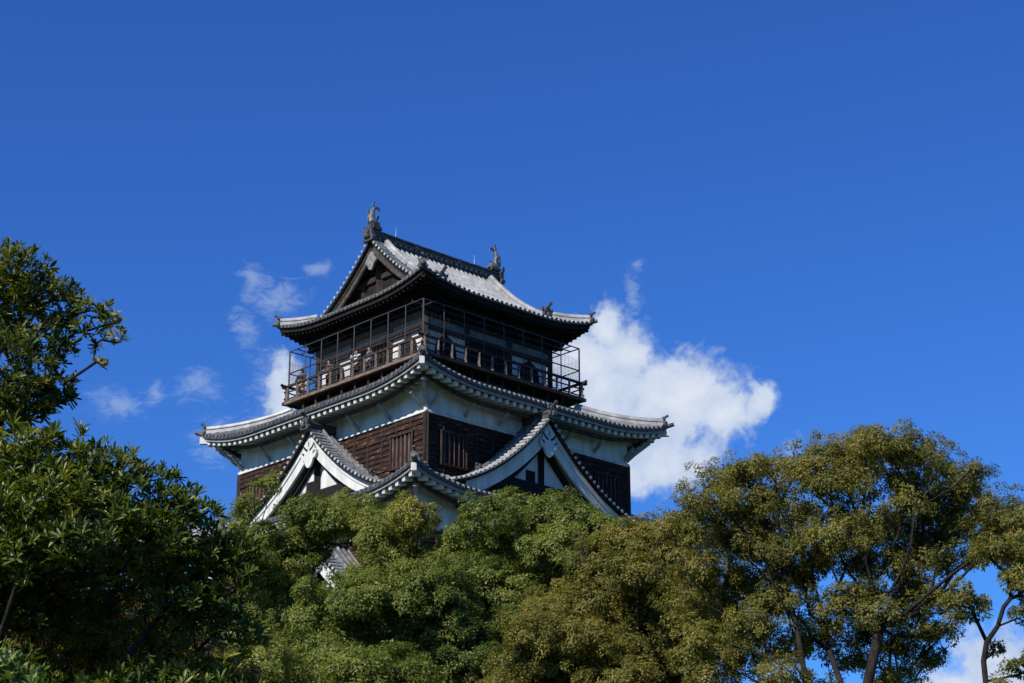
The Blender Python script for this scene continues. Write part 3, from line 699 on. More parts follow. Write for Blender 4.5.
def shachi(roof, sx, x0, z0):
    """fish shaped ridge ornament: head down on the ridge, tail raised"""
    P = lambda x, y, z: (sx * (x0 + x), y, z0 + z + ZO)
    mb = MB()
    path = [(-.42, .10), (-.25, .16), (-.02, .20), (.14, .36), (.17, .60), (.12, .85), (.04, 1.05), (-.02, 1.20)]
    rad = [.12, .21, .26, .25, .21, .16, .11, .07]
    mb.tube([P(a, 0, b) for a, b in path], rad, 10)
    T = lambda u, t, z: P(u, t, z)
    for poly, w in (([(-.04, 1.12), (.04, 1.14), (.10, 1.30), (.06, 1.50), (-.10, 1.62), (-.02, 1.42)], .03), ([(-.02, 1.10), (-.02, 1.2), (-.22, 1.34), (-.42, 1.26), (-.46, 1.10), (-.26, 1.16)], .03),
                    ([(.22, .55), (.34, .62), (.44, .98), (.34, .90), (.22, .86)], .025), ([(.26, .22), (.42, .30), (.40, .52), (.24, .48)], .03)):
        mb.prism(poly, T, -w, w)
    for sy in (-1, 1):
        mb.prism([(-.10, .30), (.02, .34), (.0, .66), (-.16, .60)], lambda u, t, z: P(u, sy * (.20 + (z - .3) * .3) + t, z), -.02, .02)
        mb.prism([(-.34, .22), (-.26, .22), (-.24, .36), (-.36, .32)], lambda u, t, z: P(u, sy * .14 + t, z), -.03, .03)
    mb.prism([(-.58, .0), (-.40, -.02), (-.40, .10), (-.55, .06)], T, -.1, .1)
    mb.build('fish_ornament', MT['bronze'], roof)
    pd = MB(); pd.prism([(-.45, -.12), (.36, -.12), (.30, .06), (-.40, .06)], T, -.24, .24); pd.build('ornament_plinth', MT['tile_dark'], roof)
build_keep()

# ------------------------------------------------------------------ trees
def unit(a): return a / np.maximum(np.linalg.norm(a, axis=-1, keepdims=True), 1e-9)
def leaf_object(name, P, nrm, axis, length, width, tint, m, parent, pointed=False):
    """one mesh of many small leaves: P base points, axis the leaf's long direction, nrm its face normal"""
    n = len(P); axis = unit(axis); side = unit(np.cross(nrm, axis)); nrm = np.cross(axis, side)
    Lh = length[:, None]; Wd = width[:, None]
    if pointed:                                # six points, folded along the midrib and bent down at the tip
        V = np.stack([P, P + axis * Lh * .30 + side * Wd * .34 + nrm * Wd * .12, P + axis * Lh * .74 + side * Wd * .5 + nrm * Wd * .06 - nrm * Lh * .03,
                      P + axis * Lh - nrm * Lh * .12, P + axis * Lh * .74 - side * Wd * .5 + nrm * Wd * .06 - nrm * Lh * .03, P + axis * Lh * .30 - side * Wd * .34 + nrm * Wd * .12], 1)
        faces = [(0, 1, 2, 3), (0, 3, 4, 5)]; k = 6
    else:
        V = np.stack([P, P + axis * Lh * .5 + side * Wd * .5 + nrm * Wd * .15, P + axis * Lh, P + axis * Lh * .5 - side * Wd * .5 + nrm * Wd * .15], 1)
        faces = [(0, 1, 2, 3)]; k = 4
    F = np.concatenate([(np.arange(n) * k)[:, None] + np.array(f) for f in faces], 1).reshape(-1, 4)
    me = bpy.data.meshes.new(name); me.vertices.add(n * k); me.vertices.foreach_set('co', V.reshape(-1).astype(np.float32))
    me.loops.add(F.size); me.loops.foreach_set('vertex_index', F.reshape(-1).astype(np.int32)); me.polygons.add(len(F))
    me.polygons.foreach_set('loop_start', (np.arange(len(F)) * 4).astype(np.int32)); me.polygons.foreach_set('loop_total', np.full(len(F), 4, np.int32))
    at = me.attributes.new('tint', 'FLOAT', 'POINT'); at.data.foreach_set('value', np.repeat(np.clip(tint, 0, 1), k).astype(np.float32))
    me.update(); me.validate(); me.materials.append(m)
    o = bpy.data.objects.new(name, me); C.objects.link(o); o.parent = parent; return o
def rand_dirs(n): return unit(RNG.normal(size=(n, 3)))
def lobe_tufts(c, r, n, squash=.85, low=-.35, rough=.16):
    d = rand_dirs(int(n * 1.8)); d = d[d[:, 2] > low][:n]
    rr = r * (1 + RNG.normal(size=(len(d), 1)) * rough); p = np.array(c) + d * rr * np.array([1, 1, squash]); return p, d
def tuft_leaves(tp, td, per, tr, size, hue, up=.55, spread=.9, flat=.8):
    """leaves of dense dome shaped tufts"""
    n = len(tp) * per; T = np.repeat(tp, per, 0); D = np.repeat(td, per, 0)
    o = rand_dirs(n); dot = (o * D).sum(1, keepdims=True); o = np.where(dot < -.25, o - 2 * dot * D, o)
    R = np.repeat(tr, per)[:, None] * RNG.uniform(.55, 1.05, (n, 1)) * np.array([1, 1, flat])
    P = T + o * R
    nrm = unit(o * .75 + np.array([0, 0, up * .6]) + D * .55 + RNG.normal(size=(n, 3)) * spread * .42)
    ax = unit(np.cross(nrm, rand_dirs(n)) + o * .35 - np.array([0, 0, .25]))
    Ls = size * RNG.uniform(.7, 1.25, n); tint = np.repeat(hue, per) + RNG.normal(size=n) * .13
    return P, nrm, ax, Ls, tint
def limb_tree(base, targets, r_tip=.02, step=.55, power=.46, bend=.16, base_h=2.0, dw8=.22, up_pull=.25, trunk_top=None, way=()):
    """grow a branching skeleton: every target joins the nearest node of the tree grown so far"""
    nodes = [np.array(base, float)]; par = [-1]; dist = [0.0]
    def extend(i, q, wob):
        p = nodes[i]; L = np.linalg.norm(q - p); n = max(1, int(L / step)); side = RNG.normal(size=3) * wob * L * .5; last = i
        for k in range(1, n + 1):
            t = k / n; v = p + (q - p) * t + side * math.sin(math.pi * t) * .5 + np.array([0, 0, -up_pull * L * .25 * math.sin(math.pi * t)])
            nodes.append(v + RNG.normal(size=3) * .02); par.append(last); dist.append(dist[last] + L / n); last = len(nodes) - 1
        return last
    tt = np.array(trunk_top if trunk_top is not None else np.array(base) + np.array([0, 0, base_h])); extend(0, tt, .12)
    for q in way: extend(len(nodes) - 1, np.array(q, float), .05)
    ends = []; T = sorted(targets, key=lambda q: np.linalg.norm(np.array(q) - tt)); b0 = min(len(nodes) - 1, 3)
    for q in T:
        q = np.array(q, float); A = np.array(nodes); dd = np.linalg.norm(A - q, axis=1) + dw8 * np.array(dist) + np.maximum(0, A[:, 2] - q[2]) * .9
        dd[:b0] += 3; ends.append(extend(int(np.argmin(dd)), q, bend))
    w = np.zeros(len(nodes)); ch = [[] for _ in nodes]
    for i in range(1, len(nodes)): ch[par[i]].append(i)
    for i in range(len(nodes) - 1, -1, -1): w[i] = sum(w[j] for j in ch[i]) if ch[i] else 1.0
    return nodes, par, ch, r_tip * w ** power
def limb_mesh(nodes, par, ch, rad, m, parent, root_flare=1.0, name='trunk', sides=7):
    mb = MB(); stack = [(0, None)]
    while stack:
        i, pr = stack.pop(); path = [] if pr is None else [nodes[pr]]; rr = [] if pr is None else [min(rad[pr], rad[i] * 1.15)]
        cur = i
        while True:
            path.append(nodes[cur]); rr.append(rad[cur])
            if not ch[cur]: break
            nx = max(ch[cur], key=lambda j: rad[j])
            for j in ch[cur]:
                if j != nx: stack.append((j, cur))
            cur = nx
        if len(path) > 1: rr[-1] *= .5; mb.tube([tuple(p) for p in path], rr, sides if max(rr) > .05 else 4)
    return mb.build(name, m, parent, smooth=True)
def grow_tree(name, label, cat, base, lobes, kind, group=None, per=46, leaf=.10, aspect=.42, dens=1.0, tuft=.30, bark='bark', squash=.85, low=-.35, r_tip=.02, hue=(.35, .18),
              trunk_top=None, sub_targets=0, power=.46, rough=.16, huefn=None, fill=.12, flat=.8, up=.55, dw8=.3, way=()):
    """lobes: (x, y, z, r) clumps of the crown in world space"""
    base = np.array(base, float); root = thing(name, label, cat, tuple(base), 0, group)
    PP = []; tg = []
    for (x, y, z, r) in lobes:
        c = np.array([x, y, z]) - base; n = max(6, int(dens * 4.2 * (r / tuft) ** 2)); tp, td = lobe_tufts(c, r, n, squash, low, rough)
        nin = int(n * fill)
        if nin: tp = np.concatenate([tp, c + rand_dirs(nin) * r * RNG.uniform(.2, .8, (nin, 1)) * np.array([1, 1, squash])]); td = np.concatenate([td, unit(rand_dirs(nin) + np.array([0, 0, .5]))])
        h = hue[0] + RNG.normal() * hue[1] * .7 + RNG.normal(size=len(tp)) * hue[1]
        if huefn is not None: h = h + huefn(tp + base)
        PP.append(tuft_leaves(tp, td, per, tuft * RNG.uniform(.7, 1.3, len(tp)), leaf, h, up=up, flat=flat))
        tg.append(c - np.array([0, 0, r * .25]))
        if sub_targets:
            k = RNG.choice(len(tp), min(sub_targets, len(tp)), replace=False); tg += [c + (tp[q] - c) * .92 for q in k]
    P, nr, ax, Ls, ti = [np.concatenate(q) for q in zip(*PP)]
    leaf_object('crown', P, nr, ax, Ls, Ls * aspect * RNG.uniform(.85, 1.15, len(Ls)), ti, LM[kind], root)
    tt = None if trunk_top is None else np.array(trunk_top) - base
    nodes, par, ch, rad = limb_tree((0, 0, -.3), tg, r_tip=r_tip, power=power, trunk_top=tt, dw8=dw8, way=[np.array(q) - base for q in way])
    limb_mesh(nodes, par, ch, rad, MT[bark], root)
    return root
def rosette_leaves(pts, dirs, n, length, hue, tilt=(.30, 1.22)):
    """whorls of long leaves round shoot tips"""
    m = len(pts); T = np.repeat(pts, n, 0); D = unit(np.repeat(dirs, n, 0))
    a = np.cross(D, np.array([.31, .2, .93])); a = unit(a); b = np.cross(D, a)
    ph = (np.tile(np.arange(n), m) * 2.39996 + np.repeat(RNG.uniform(0, 6.28, m), n) + RNG.normal(size=m * n) * .2)[:, None]
    e = (np.tile(np.linspace(tilt[0], tilt[1], n), m) + RNG.normal(size=m * n) * .26)[:, None]
    rad = a * np.cos(ph) + b * np.sin(ph); ax = unit(D * np.sin(e) + rad * np.cos(e)); nrm = unit(D * np.cos(e) - rad * np.sin(e) + RNG.normal(size=(m * n, 3)) * .15)
    lr = np.repeat(RNG.uniform(.62, 1.3, m), n)[:, None]
    P = T - D * (.35 * length * RNG.uniform(0, 1, (m * n, 1))) + rad * .008
    return P, nrm, ax, length * lr[:, 0] * RNG.uniform(.6, 1.2, m * n), np.repeat(hue, n) + RNG.normal(size=m * n) * .1
def broad_tree(name, label, cat, base, lobes, kind, dens, leaf=.14, group=None, trunk_top=None, per=10, r_tip=.008, squash=.8, low=-.3, inner=.5, sub=14, hue=(.4, .16), huefn=None, aspect=.27):
    base = np.array(base, float); root = thing(name, label, cat, tuple(base), 0, group); PP = []; tg = []
    for (x, y, z, r) in lobes:
        c = np.array([x, y, z]) - base; n = int(dens * r * r); tp, td = lobe_tufts(c, r, n, squash, low, .13)
        ni = int(n * inner); ip = c + rand_dirs(ni) * r * RNG.uniform(.3, .92, (ni, 1)) * np.array([1, 1, squash]); idr = unit(ip - c + np.array([0, 0, .3]) + rand_dirs(ni) * .5)
        tp = np.concatenate([tp, ip]); td = unit(np.concatenate([td, idr]) * .75 + np.array([0, 0, .75]) + rand_dirs(len(tp)) * .3)
        h = hue[0] + RNG.normal() * hue[1] * .5 + RNG.normal(size=len(tp)) * hue[1]
        if huefn is not None: h = h + huefn(tp + base)
        PP.append(rosette_leaves(tp, td, per, leaf, h)); k = RNG.choice(len(tp), min(sub, len(tp)), replace=False)
        tg += [c - np.array([0, 0, r * .3])] + [tp[q] for q in k]
    P, nr, ax, Ls, ti = [np.concatenate(q) for q in zip(*PP)]
    leaf_object('crown', P, nr, ax, Ls, Ls * aspect, ti, LM[kind], root, pointed=True)
    tt = None if trunk_top is None else np.array(trunk_top) - base
    nodes, par, ch, rad = limb_tree((0, 0, -.3), tg, r_tip=r_tip, step=.3, power=.40, trunk_top=tt, bend=.22)
    limb_mesh(nodes, par, ch, rad, MT['bark'], root); return root

# crown clumps of every tree as (x, y, z, radius) in metres
CAM_A=[(-9.43,72.21,13.64,1.23),(-7.73,73.13,13.79,1.24),(-8.52,72.61,12.27,1.23),(-6.97,73.31,12.37,1.25),(-9.35,73.38,22.17,0.33),(-8.73,71.7,21.89,0.22),(-9.78,71.54,20.89,0.39),(-10.43,74.01,20.77,0.52),(-9.27,72.28,19.86,0.51),(-7.67,72.2,20.84,0.65),(-8.12,74.49,20.73,0.63),(-8.22,72.91,19.64,0.58),(-7.38,74.01,20.77,0.96),(-6.01,72.93,20.8,0.95),(-5.51,73.42,20.38,0.88),(-6.36,71.95,20.23,0.86),(-8.48,73.4,19.22,1.03),(-7.82,74.1,19.82,0.82),(-8.94,73.07,18.61,1.02),(-8.17,73.72,18.0,0.96),(-8.4,73.51,16.89,1.1),(-9.59,71.69,18.66,0.93),(-9.06,73.77,17.63,1.11),(-7.83,73.27,16.02,1.1),(-9.12,72.4,15.85,1.01)]
CAM_B=[(-3.69,68.87,19.73,0.76),(-4.22,70.88,19.73,0.78),(-3.31,69.93,19.71,0.45),(-4.92,70.53,19.12,0.71),(-4.63,70.91,18.4,0.89),(-3.75,70.51,18.38,0.85),(-4.41,71.01,17.58,0.85),(-2.92,69.75,18.13,0.42),(-5.09,70.72,19.92,0.57),(-5.21,69.87,18.15,0.42)]
CAM_C=[(-5.32,66.13,16.82,0.43),(-5.63,65.99,16.28,0.46),(-6.51,63.95,16.02,0.35),(-5.49,64.05,12.28,1.09),(-3.91,64.26,12.31,1.09),(-2.38,66.21,12.64,1.13),(-4.88,64.83,10.97,1.1),(-2.97,65.33,11.04,1.11),(-5.23,64.48,15.54,1.03),(-6.25,65.02,15.32,0.91),(-4.07,64.7,15.66,1.04),(-3.09,64.61,15.97,1.03),(-2.39,65.22,16.51,0.85),(-2.58,65.22,15.43,1.11),(-4.0,66.05,14.94,0.99),(-1.85,65.47,14.89,0.92),(-5.4,66.12,14.61,0.99),(-4.89,65.93,16.26,0.66),(-3.07,66.28,14.31,1.13),(-1.54,65.45,13.82,1.05),(-5.87,64.12,13.9,0.77)]
CAM_D=[(-1.1,69.01,12.93,1.17),(0.62,69.3,12.98,1.18),(2.18,69.13,13.47,1.18),(-0.4,68.19,11.28,1.16),(1.29,68.6,11.51,1.17),(-0.79,67.19,19.0,0.97),(0.14,68.93,19.89,0.76),(1.55,68.21,19.55,0.89),(2.43,67.4,19.06,0.78),(3.08,66.78,18.47,0.73),(-1.63,68.99,18.74,0.83),(0.57,69.37,18.65,1.18),(1.64,66.85,17.86,1.07),(-1.83,68.84,17.91,0.76),(-1.17,67.75,16.95,1.08),(-1.97,67.02,16.37,0.87),(-0.27,67.42,16.6,1.08),(1.15,68.75,17.25,1.03),(2.75,69.04,18.17,0.97),(-2.16,66.72,15.21,1.0),(-1.1,68.32,15.57,1.09),(0.1,66.73,15.24,1.0),(-1.27,68.61,14.24,1.1),(-0.07,67.53,14.04,1.01),(2.04,69.07,16.96,1.04),(3.83,69.35,18.65,0.76)]
CAM_E=[(-8.24,56.01,9.83,0.95),(-7.11,57.0,9.83,0.97),(-7.86,55.62,11.65,0.72),(-7.08,55.15,11.79,0.77),(-6.54,56.2,11.87,0.67),(-8.43,55.06,11.38,0.55),(-7.4,55.39,10.83,0.94),(-6.17,55.82,10.76,0.95),(-9.03,56.22,10.97,0.67)]
CAM_F=[(-4.51,56.31,9.73,0.96),(-3.24,56.08,9.56,0.95),(-5.07,57.74,12.15,0.69),(-4.37,56.63,12.0,0.68),(-3.49,57.92,12.3,0.75),(-2.95,57.79,11.92,0.64),(-4.08,56.76,11.06,0.96),(-2.89,56.92,10.8,0.91),(-5.17,57.04,10.88,0.8)]
OLI=[(0.51,57.46,10.04,1.09),(2.21,57.31,10.02,1.09),(3.91,57.19,10.0,1.09),(5.35,57.38,10.17,1.09),(1.38,58.41,9.04,1.11),(3.31,57.02,8.73,1.08),(3.67,56.78,15.71,0.79),(2.83,57.7,15.48,0.81),(4.32,56.16,15.7,0.62),(5.14,56.36,15.46,0.68),(1.81,58.53,14.17,0.94),(1.24,57.07,13.47,0.8),(2.43,57.15,13.96,0.74),(0.62,55.44,12.74,0.78),(0.4,56.73,12.13,0.79),(2.97,57.26,14.51,0.92),(3.62,55.46,14.4,0.78),(4.67,57.37,14.66,0.92),(3.25,57.42,13.66,0.86),(1.9,55.59,12.54,0.89),(2.89,57.41,12.61,0.92),(3.67,56.89,12.8,0.91),(4.43,57.57,13.64,0.92),(1.53,56.53,12.04,0.9),(5.01,57.66,13.36,0.81),(4.17,57.76,12.27,0.92),(5.29,55.47,13.65,0.78),(3.0,55.59,11.14,1.11),(1.38,57.56,11.19,1.04),(4.91,58.48,11.64,1.11),(-0.34,56.2,11.25,0.73)]
BIG=[(12.39,51.01,14.59,0.45),(12.98,51.61,14.61,0.46),(11.83,50.41,14.04,0.29),(10.88,50.6,12.85,0.41),(11.3,50.38,12.29,0.27),(10.56,50.62,12.0,0.35),(10.31,51.62,13.19,0.42),(11.91,50.32,13.73,0.27),(11.28,50.66,13.71,0.35),(11.56,52.4,14.73,0.4),(11.89,49.12,13.65,0.26),(10.51,51.5,12.58,0.42),(11.29,52.23,12.2,0.34),(7.41,50.36,16.31,0.35),(8.23,49.98,15.66,0.59),(9.78,52.54,16.95,0.63),(10.15,50.05,15.15,0.59),(8.9,49.82,14.16,0.53),(11.35,50.92,14.98,0.54),(10.34,52.07,14.37,0.55),(8.07,49.45,14.07,0.53),(7.45,50.42,14.31,0.53),(6.41,50.47,14.06,0.59),(7.73,52.67,13.78,0.63),(8.05,50.93,12.06,0.6),(9.54,52.76,12.31,0.55),(8.93,49.74,12.71,0.47),(5.91,50.48,14.33,0.59),(6.53,51.86,13.05,0.61),(5.04,52.89,13.01,0.68),(10.9,50.98,13.92,0.48),(12.01,49.99,15.93,0.35),(4.8,49.53,14.88,0.59),(5.58,51.33,15.99,0.58),(6.16,49.84,15.89,0.59),(7.1,52.55,16.81,0.46),(4.66,52.69,15.25,0.63),(5.73,49.81,14.95,0.65),(6.57,50.23,15.41,0.53),(5.61,52.55,14.85,0.68),(6.61,51.82,15.08,0.67),(8.76,52.55,17.24,0.63),(9.17,50.52,16.85,0.6),(9.77,49.57,16.51,0.65),(10.63,50.28,16.56,0.59),(11.73,52.49,16.79,0.53),(7.81,50.19,15.94,0.51),(8.85,50.52,15.92,0.57),(10.22,50.83,15.96,0.66),(11.12,50.85,15.58,0.66),(11.82,50.8,15.62,0.51),(12.94,53.05,15.73,0.59),(12.73,49.69,14.57,0.65),(13.33,49.02,13.96,0.87),(12.24,53.15,15.31,0.59),(13.22,52.87,14.65,0.59),(7.91,53.34,15.7,0.66),(8.6,50.91,14.97,0.63),(10.06,53.18,15.32,0.68),(11.11,53.08,15.01,0.63),(6.85,49.98,13.68,0.65),(8.29,52.28,14.23,0.52),(9.42,52.68,14.19,0.53),(6.03,51.92,13.6,0.73),(4.97,51.28,13.54,0.73),(6.79,50.27,12.7,0.65),(10.0,50.5,13.54,0.53),(8.37,50.0,12.51,0.53),(9.24,49.3,12.06,0.5),(10.65,51.59,13.13,0.42),(6.25,50.26,11.93,0.71),(5.53,52.56,12.67,0.74),(4.66,49.2,11.21,0.72),(6.07,52.98,11.68,0.76),(7.55,52.05,11.77,0.61),(9.02,53.06,11.69,0.5),(10.35,52.94,12.07,0.63),(10.99,52.96,11.67,0.5),(9.76,51.54,10.89,0.61),(6.58,49.06,10.32,0.64),(8.31,52.28,10.63,0.44),(5.17,49.76,10.19,0.77)]
SLIM=[(9.91,43.76,11.22,0.26),(10.45,44.2,11.27,0.15),(11.12,44.03,11.67,0.2),(11.29,43.9,10.93,0.18),(10.81,44.53,10.3,0.11),(11.29,44.13,12.36,0.29),(11.58,43.81,11.96,0.35),(10.93,43.7,12.43,0.24),(11.52,44.43,11.6,0.24),(10.76,43.97,12.32,0.18),(11.89,44.34,12.66,0.31),(10.1,43.82,11.5,0.22),(9.89,43.64,11.28,0.24),(10.27,44.04,11.05,0.2),(11.32,44.38,12.05,0.24),(11.5,43.61,11.57,0.31),(11.18,44.35,12.32,0.2),(11.91,44.51,11.2,0.36),(11.26,44.37,9.77,0.27),(11.67,44.39,10.04,0.27),(10.64,43.41,9.2,0.22)]
BRD=[(-5.28,20.63,5.21,0.5),(-4.69,20.86,4.94,0.5),(-3.82,20.05,4.91,0.48),(-3.16,20.27,5.05,0.49),(-4.23,20.27,4.45,0.49),(-5.96,20.53,6.13,0.49),(-6.06,20.42,5.28,0.49),(-6.45,20.47,6.98,0.49),(-6.21,20.78,7.95,0.5),(-4.7,20.0,7.39,0.44),(-5.13,20.05,7.46,0.46),(-4.25,20.13,7.32,0.44),(-3.76,20.12,7.1,0.42),(-3.38,20.07,6.87,0.34),(-4.78,20.97,7.17,0.52),(-5.28,20.85,7.08,0.57),(-3.93,20.09,6.61,0.46),(-3.58,20.5,6.5,0.43),(-3.19,20.32,6.51,0.37),(-2.97,20.31,6.19,0.35),(-2.88,20.35,6.52,0.28),(-5.8,20.65,7.46,0.62),(-5.94,20.59,6.79,0.82),(-4.91,22.0,6.78,0.33),(-3.9,22.0,6.78,0.31),(-5.02,21.7,6.84,0.28),(-5.35,21.5,6.13,0.43),(-5.86,21.7,6.39,0.54),(-4.63,21.7,6.06,0.39),(-3.93,21.5,5.91,0.39),(-5.41,21.5,6.8,0.43),(-4.6,19.5,6.88,0.41),(-5.01,19.4,6.7,0.45),(-4.11,19.6,6.75,0.39),(-3.66,19.7,6.52,0.37),(-4.25,19.2,6.39,0.35),(-4.76,19.3,6.26,0.37),(-4.03,20.1,6.46,0.34),(-5.55,21.3,6.41,0.38),(-4.93,21.4,6.55,0.39),(-4.27,21.4,6.44,0.36),(-3.75,21.3,6.3,0.34),(-3.06,20.36,5.84,0.37),(-3.3,20.19,5.96,0.34),(-2.79,20.33,5.67,0.26)]
TOP=[(-6.03,22.55,10.58,0.41),(-5.85,23.07,10.46,0.39),(-6.35,23.26,10.27,0.58),(-5.79,22.86,9.79,0.46),(-6.32,22.5,9.22,0.79),(-5.97,22.61,9.01,0.47),(-5.62,22.85,9.21,0.3),(-6.84,23.13,10.48,0.81),(-5.63,23.34,10.7,0.19)]
TOPTW=[(-5.63,22.65,9.12,0.15),(-5.46,22.82,9.28,0.06),(-5.88,22.75,8.93,0.25),(-5.52,22.67,8.9,0.11),(-6.07,22.65,8.71,0.32),(-5.09,22.7,10.16,0.18),(-4.88,22.78,10.06,0.14),(-5.16,22.67,9.92,0.16),(-4.77,22.78,9.85,0.11),(-4.94,22.68,9.73,0.11),(-4.97,22.6,9.48,0.1),(-5.32,22.71,10.32,0.14),(-5.37,22.78,10.06,0.15)]
BACK=[(-6.25,24.2,6.45,0.44),(-5.68,24.4,6.37,0.44),(-5.04,24.3,6.28,0.41),(-6.07,24.3,6.97,0.41),(-5.44,24.3,6.78,0.36),(-4.68,24.2,6.7,0.34),(-4.27,24.4,6.49,0.34),(-6.26,24.4,6.0,0.44),(-5.52,24.4,5.87,0.44),(-4.78,24.4,5.87,0.44),(-5.16,22.57,6.3,0.38),(-4.65,22.92,6.25,0.39),(-4.07,22.93,6.25,0.34),(-5.86,23.38,6.28,0.42),(-4.49,23.44,5.94,0.42),(-5.07,22.87,5.84,0.43),(-3.79,23.4,6.17,0.3),(-3.52,23.29,5.8,0.35),(-5.6,22.76,5.59,0.41),(-4.92,22.96,6.67,0.32),(-5.54,22.62,6.6,0.32),(-4.4,23.31,6.75,0.3),(-3.96,23.16,5.66,0.39),(-3.3,23.39,5.7,0.33)]
SPRIG=[(-3.31,13.09,4.01,0.1),(-3.2,13.05,3.95,0.09),(-3.44,13.07,4.05,0.14),(-3.3,13.02,3.82,0.17),(-3.1,12.88,3.79,0.12)]
gz = lambda x, y: ground_h(x, y)
CAMPHOR = dict(per=100, leaf=.115, dens=1.45, tuft=.28, rough=.17)
G1 = 'camphor trees below the castle'
grow_tree('camphor_tree', 'green camphor tree under the left dormer gable, behind the dark broadleaf tree', 'tree', (-8.0, 73, gz(-8, 73)), CAM_A, 'camphor', G1, hue=(.50, .15), trunk_top=(-8.0, 73, 13), **CAMPHOR)
grow_tree('camphor_tree', 'small yellowing camphor crown right below the castle corner', 'tree', (-4.1, 70.5, gz(-4, 70)), CAM_B, 'camphor_light', G1, hue=(.46, .18), trunk_top=(-4.2, 70.5, 14), **CAMPHOR)
grow_tree('camphor_tree', 'mid green camphor tree in front of the yellowing crown, left of the largest dome', 'tree', (-3.8, 65, gz(-4, 65)), CAM_C, 'camphor', G1, hue=(.48, .15), trunk_top=(-3.9, 65, 11), **CAMPHOR)
grow_tree('camphor_tree', 'largest domed camphor tree standing below the right dormer gable', 'tree', (.7, 68, gz(1, 68)), CAM_D, 'camphor', G1, hue=(.46, .15), trunk_top=(.6, 68, 12), **CAMPHOR)
grow_tree('camphor_tree', 'low light green camphor crown at the bottom edge beside the dark broadleaf tree', 'tree', (-7.2, 56, gz(-7, 56)), CAM_E, 'camphor', G1, hue=(.60, .14), trunk_top=(-7.3, 56, 8), **CAMPHOR)
grow_tree('camphor_tree', 'low light green camphor crown at the bottom edge below the middle of the castle', 'tree', (-4.0, 57, gz(-4, 57)), CAM_F, 'camphor', G1, hue=(.60, .14), trunk_top=(-4.0, 57, 8), **CAMPHOR)
grow_tree('olive_tinted_tree', 'rounded olive brown tree between the camphors and the big spreading tree', 'tree', (3.0, 57, gz(3, 57)), OLI, 'olive', None, per=105, leaf=.095, dens=1.5, tuft=.25, hue=(.45, .18), trunk_top=(2.9, 57, 9), sub_targets=5,
          huefn=lambda p: np.clip((p[:, 2] - 14.5) * .07, -.1, .2), squash=.8, rough=.24)
grow_tree('spreading_tree', 'big spreading olive green tree with dark forking limbs and sky showing through its crown', 'tree', (8.5, 48.8, gz(8.5, 48.8)), BIG, 'olive', None, per=80, leaf=.085, dens=1.15, tuft=.215, hue=(.46, .17), trunk_top=(8.4, 48.8, 9.0),
          sub_targets=13, r_tip=.0115, power=.42, squash=.75, low=-.5, rough=.44, fill=.45, dw8=.75)
grow_tree('slender_tree', 'slender leaning tree with a bare kinked stem against the cloud at the right edge', 'tree', (10.1, 44, gz(10.1, 44)), SLIM, 'olive', None, per=70, leaf=.09, dens=.8, tuft=.16, hue=(.42, .15), trunk_top=(10.42, 44, 9.5),
          sub_targets=3, r_tip=.016, power=.40, rough=.3, dw8=.25, way=[(10.44, 44.0, 9.93), (10.52, 44.0, 10.37), (10.83, 44.0, 10.73), (10.98, 44.0, 11.18), (11.16, 44.0, 11.39)])
broad_tree('broadleaf_tree', 'dark glossy broadleaf tree filling the lower left corner, its top sunlit', 'tree', (-6.4, 20.6, 0), BRD, 'broad', 400, .118, None, trunk_top=(-5.6, 20.6, 5.2), hue=(.50, .18), aspect=.25)
broad_tree('broadleaf_tree', 'broadleaf tree at the upper left edge reaching out a twiggy branch with yellow leaves', 'tree', (-8.2, 23.4, 0), TOP + TOPTW, 'broad_yellow', 300, .12, None, trunk_top=(-7.0, 23.2, 7.6), hue=(.42, .15),
          huefn=lambda p: np.clip((p[:, 0] + 5.3) * .6, 0, .45))
grow_tree('understorey_tree', 'small leaved shaded understorey tree with a few orange leaves beneath the dark broadleaf crown', 'tree', (-5.0, 22.2, 0), BACK, 'autumn', None, per=80, leaf=.055, dens=1.3, tuft=.14, hue=(.35, .22), trunk_top=(-5.0, 22.2, 4.3), sub_targets=4, rough=.25)
broad_tree('tall_shrub', 'pale green leafy shrub sprig in the very bottom left corner', 'shrub', (-3.6, 13.1, 0), SPRIG, 'sprig', 700, .085, None, trunk_top=(-3.5, 13.1, 3.2), sub=6, hue=(.6, .12), aspect=.34)

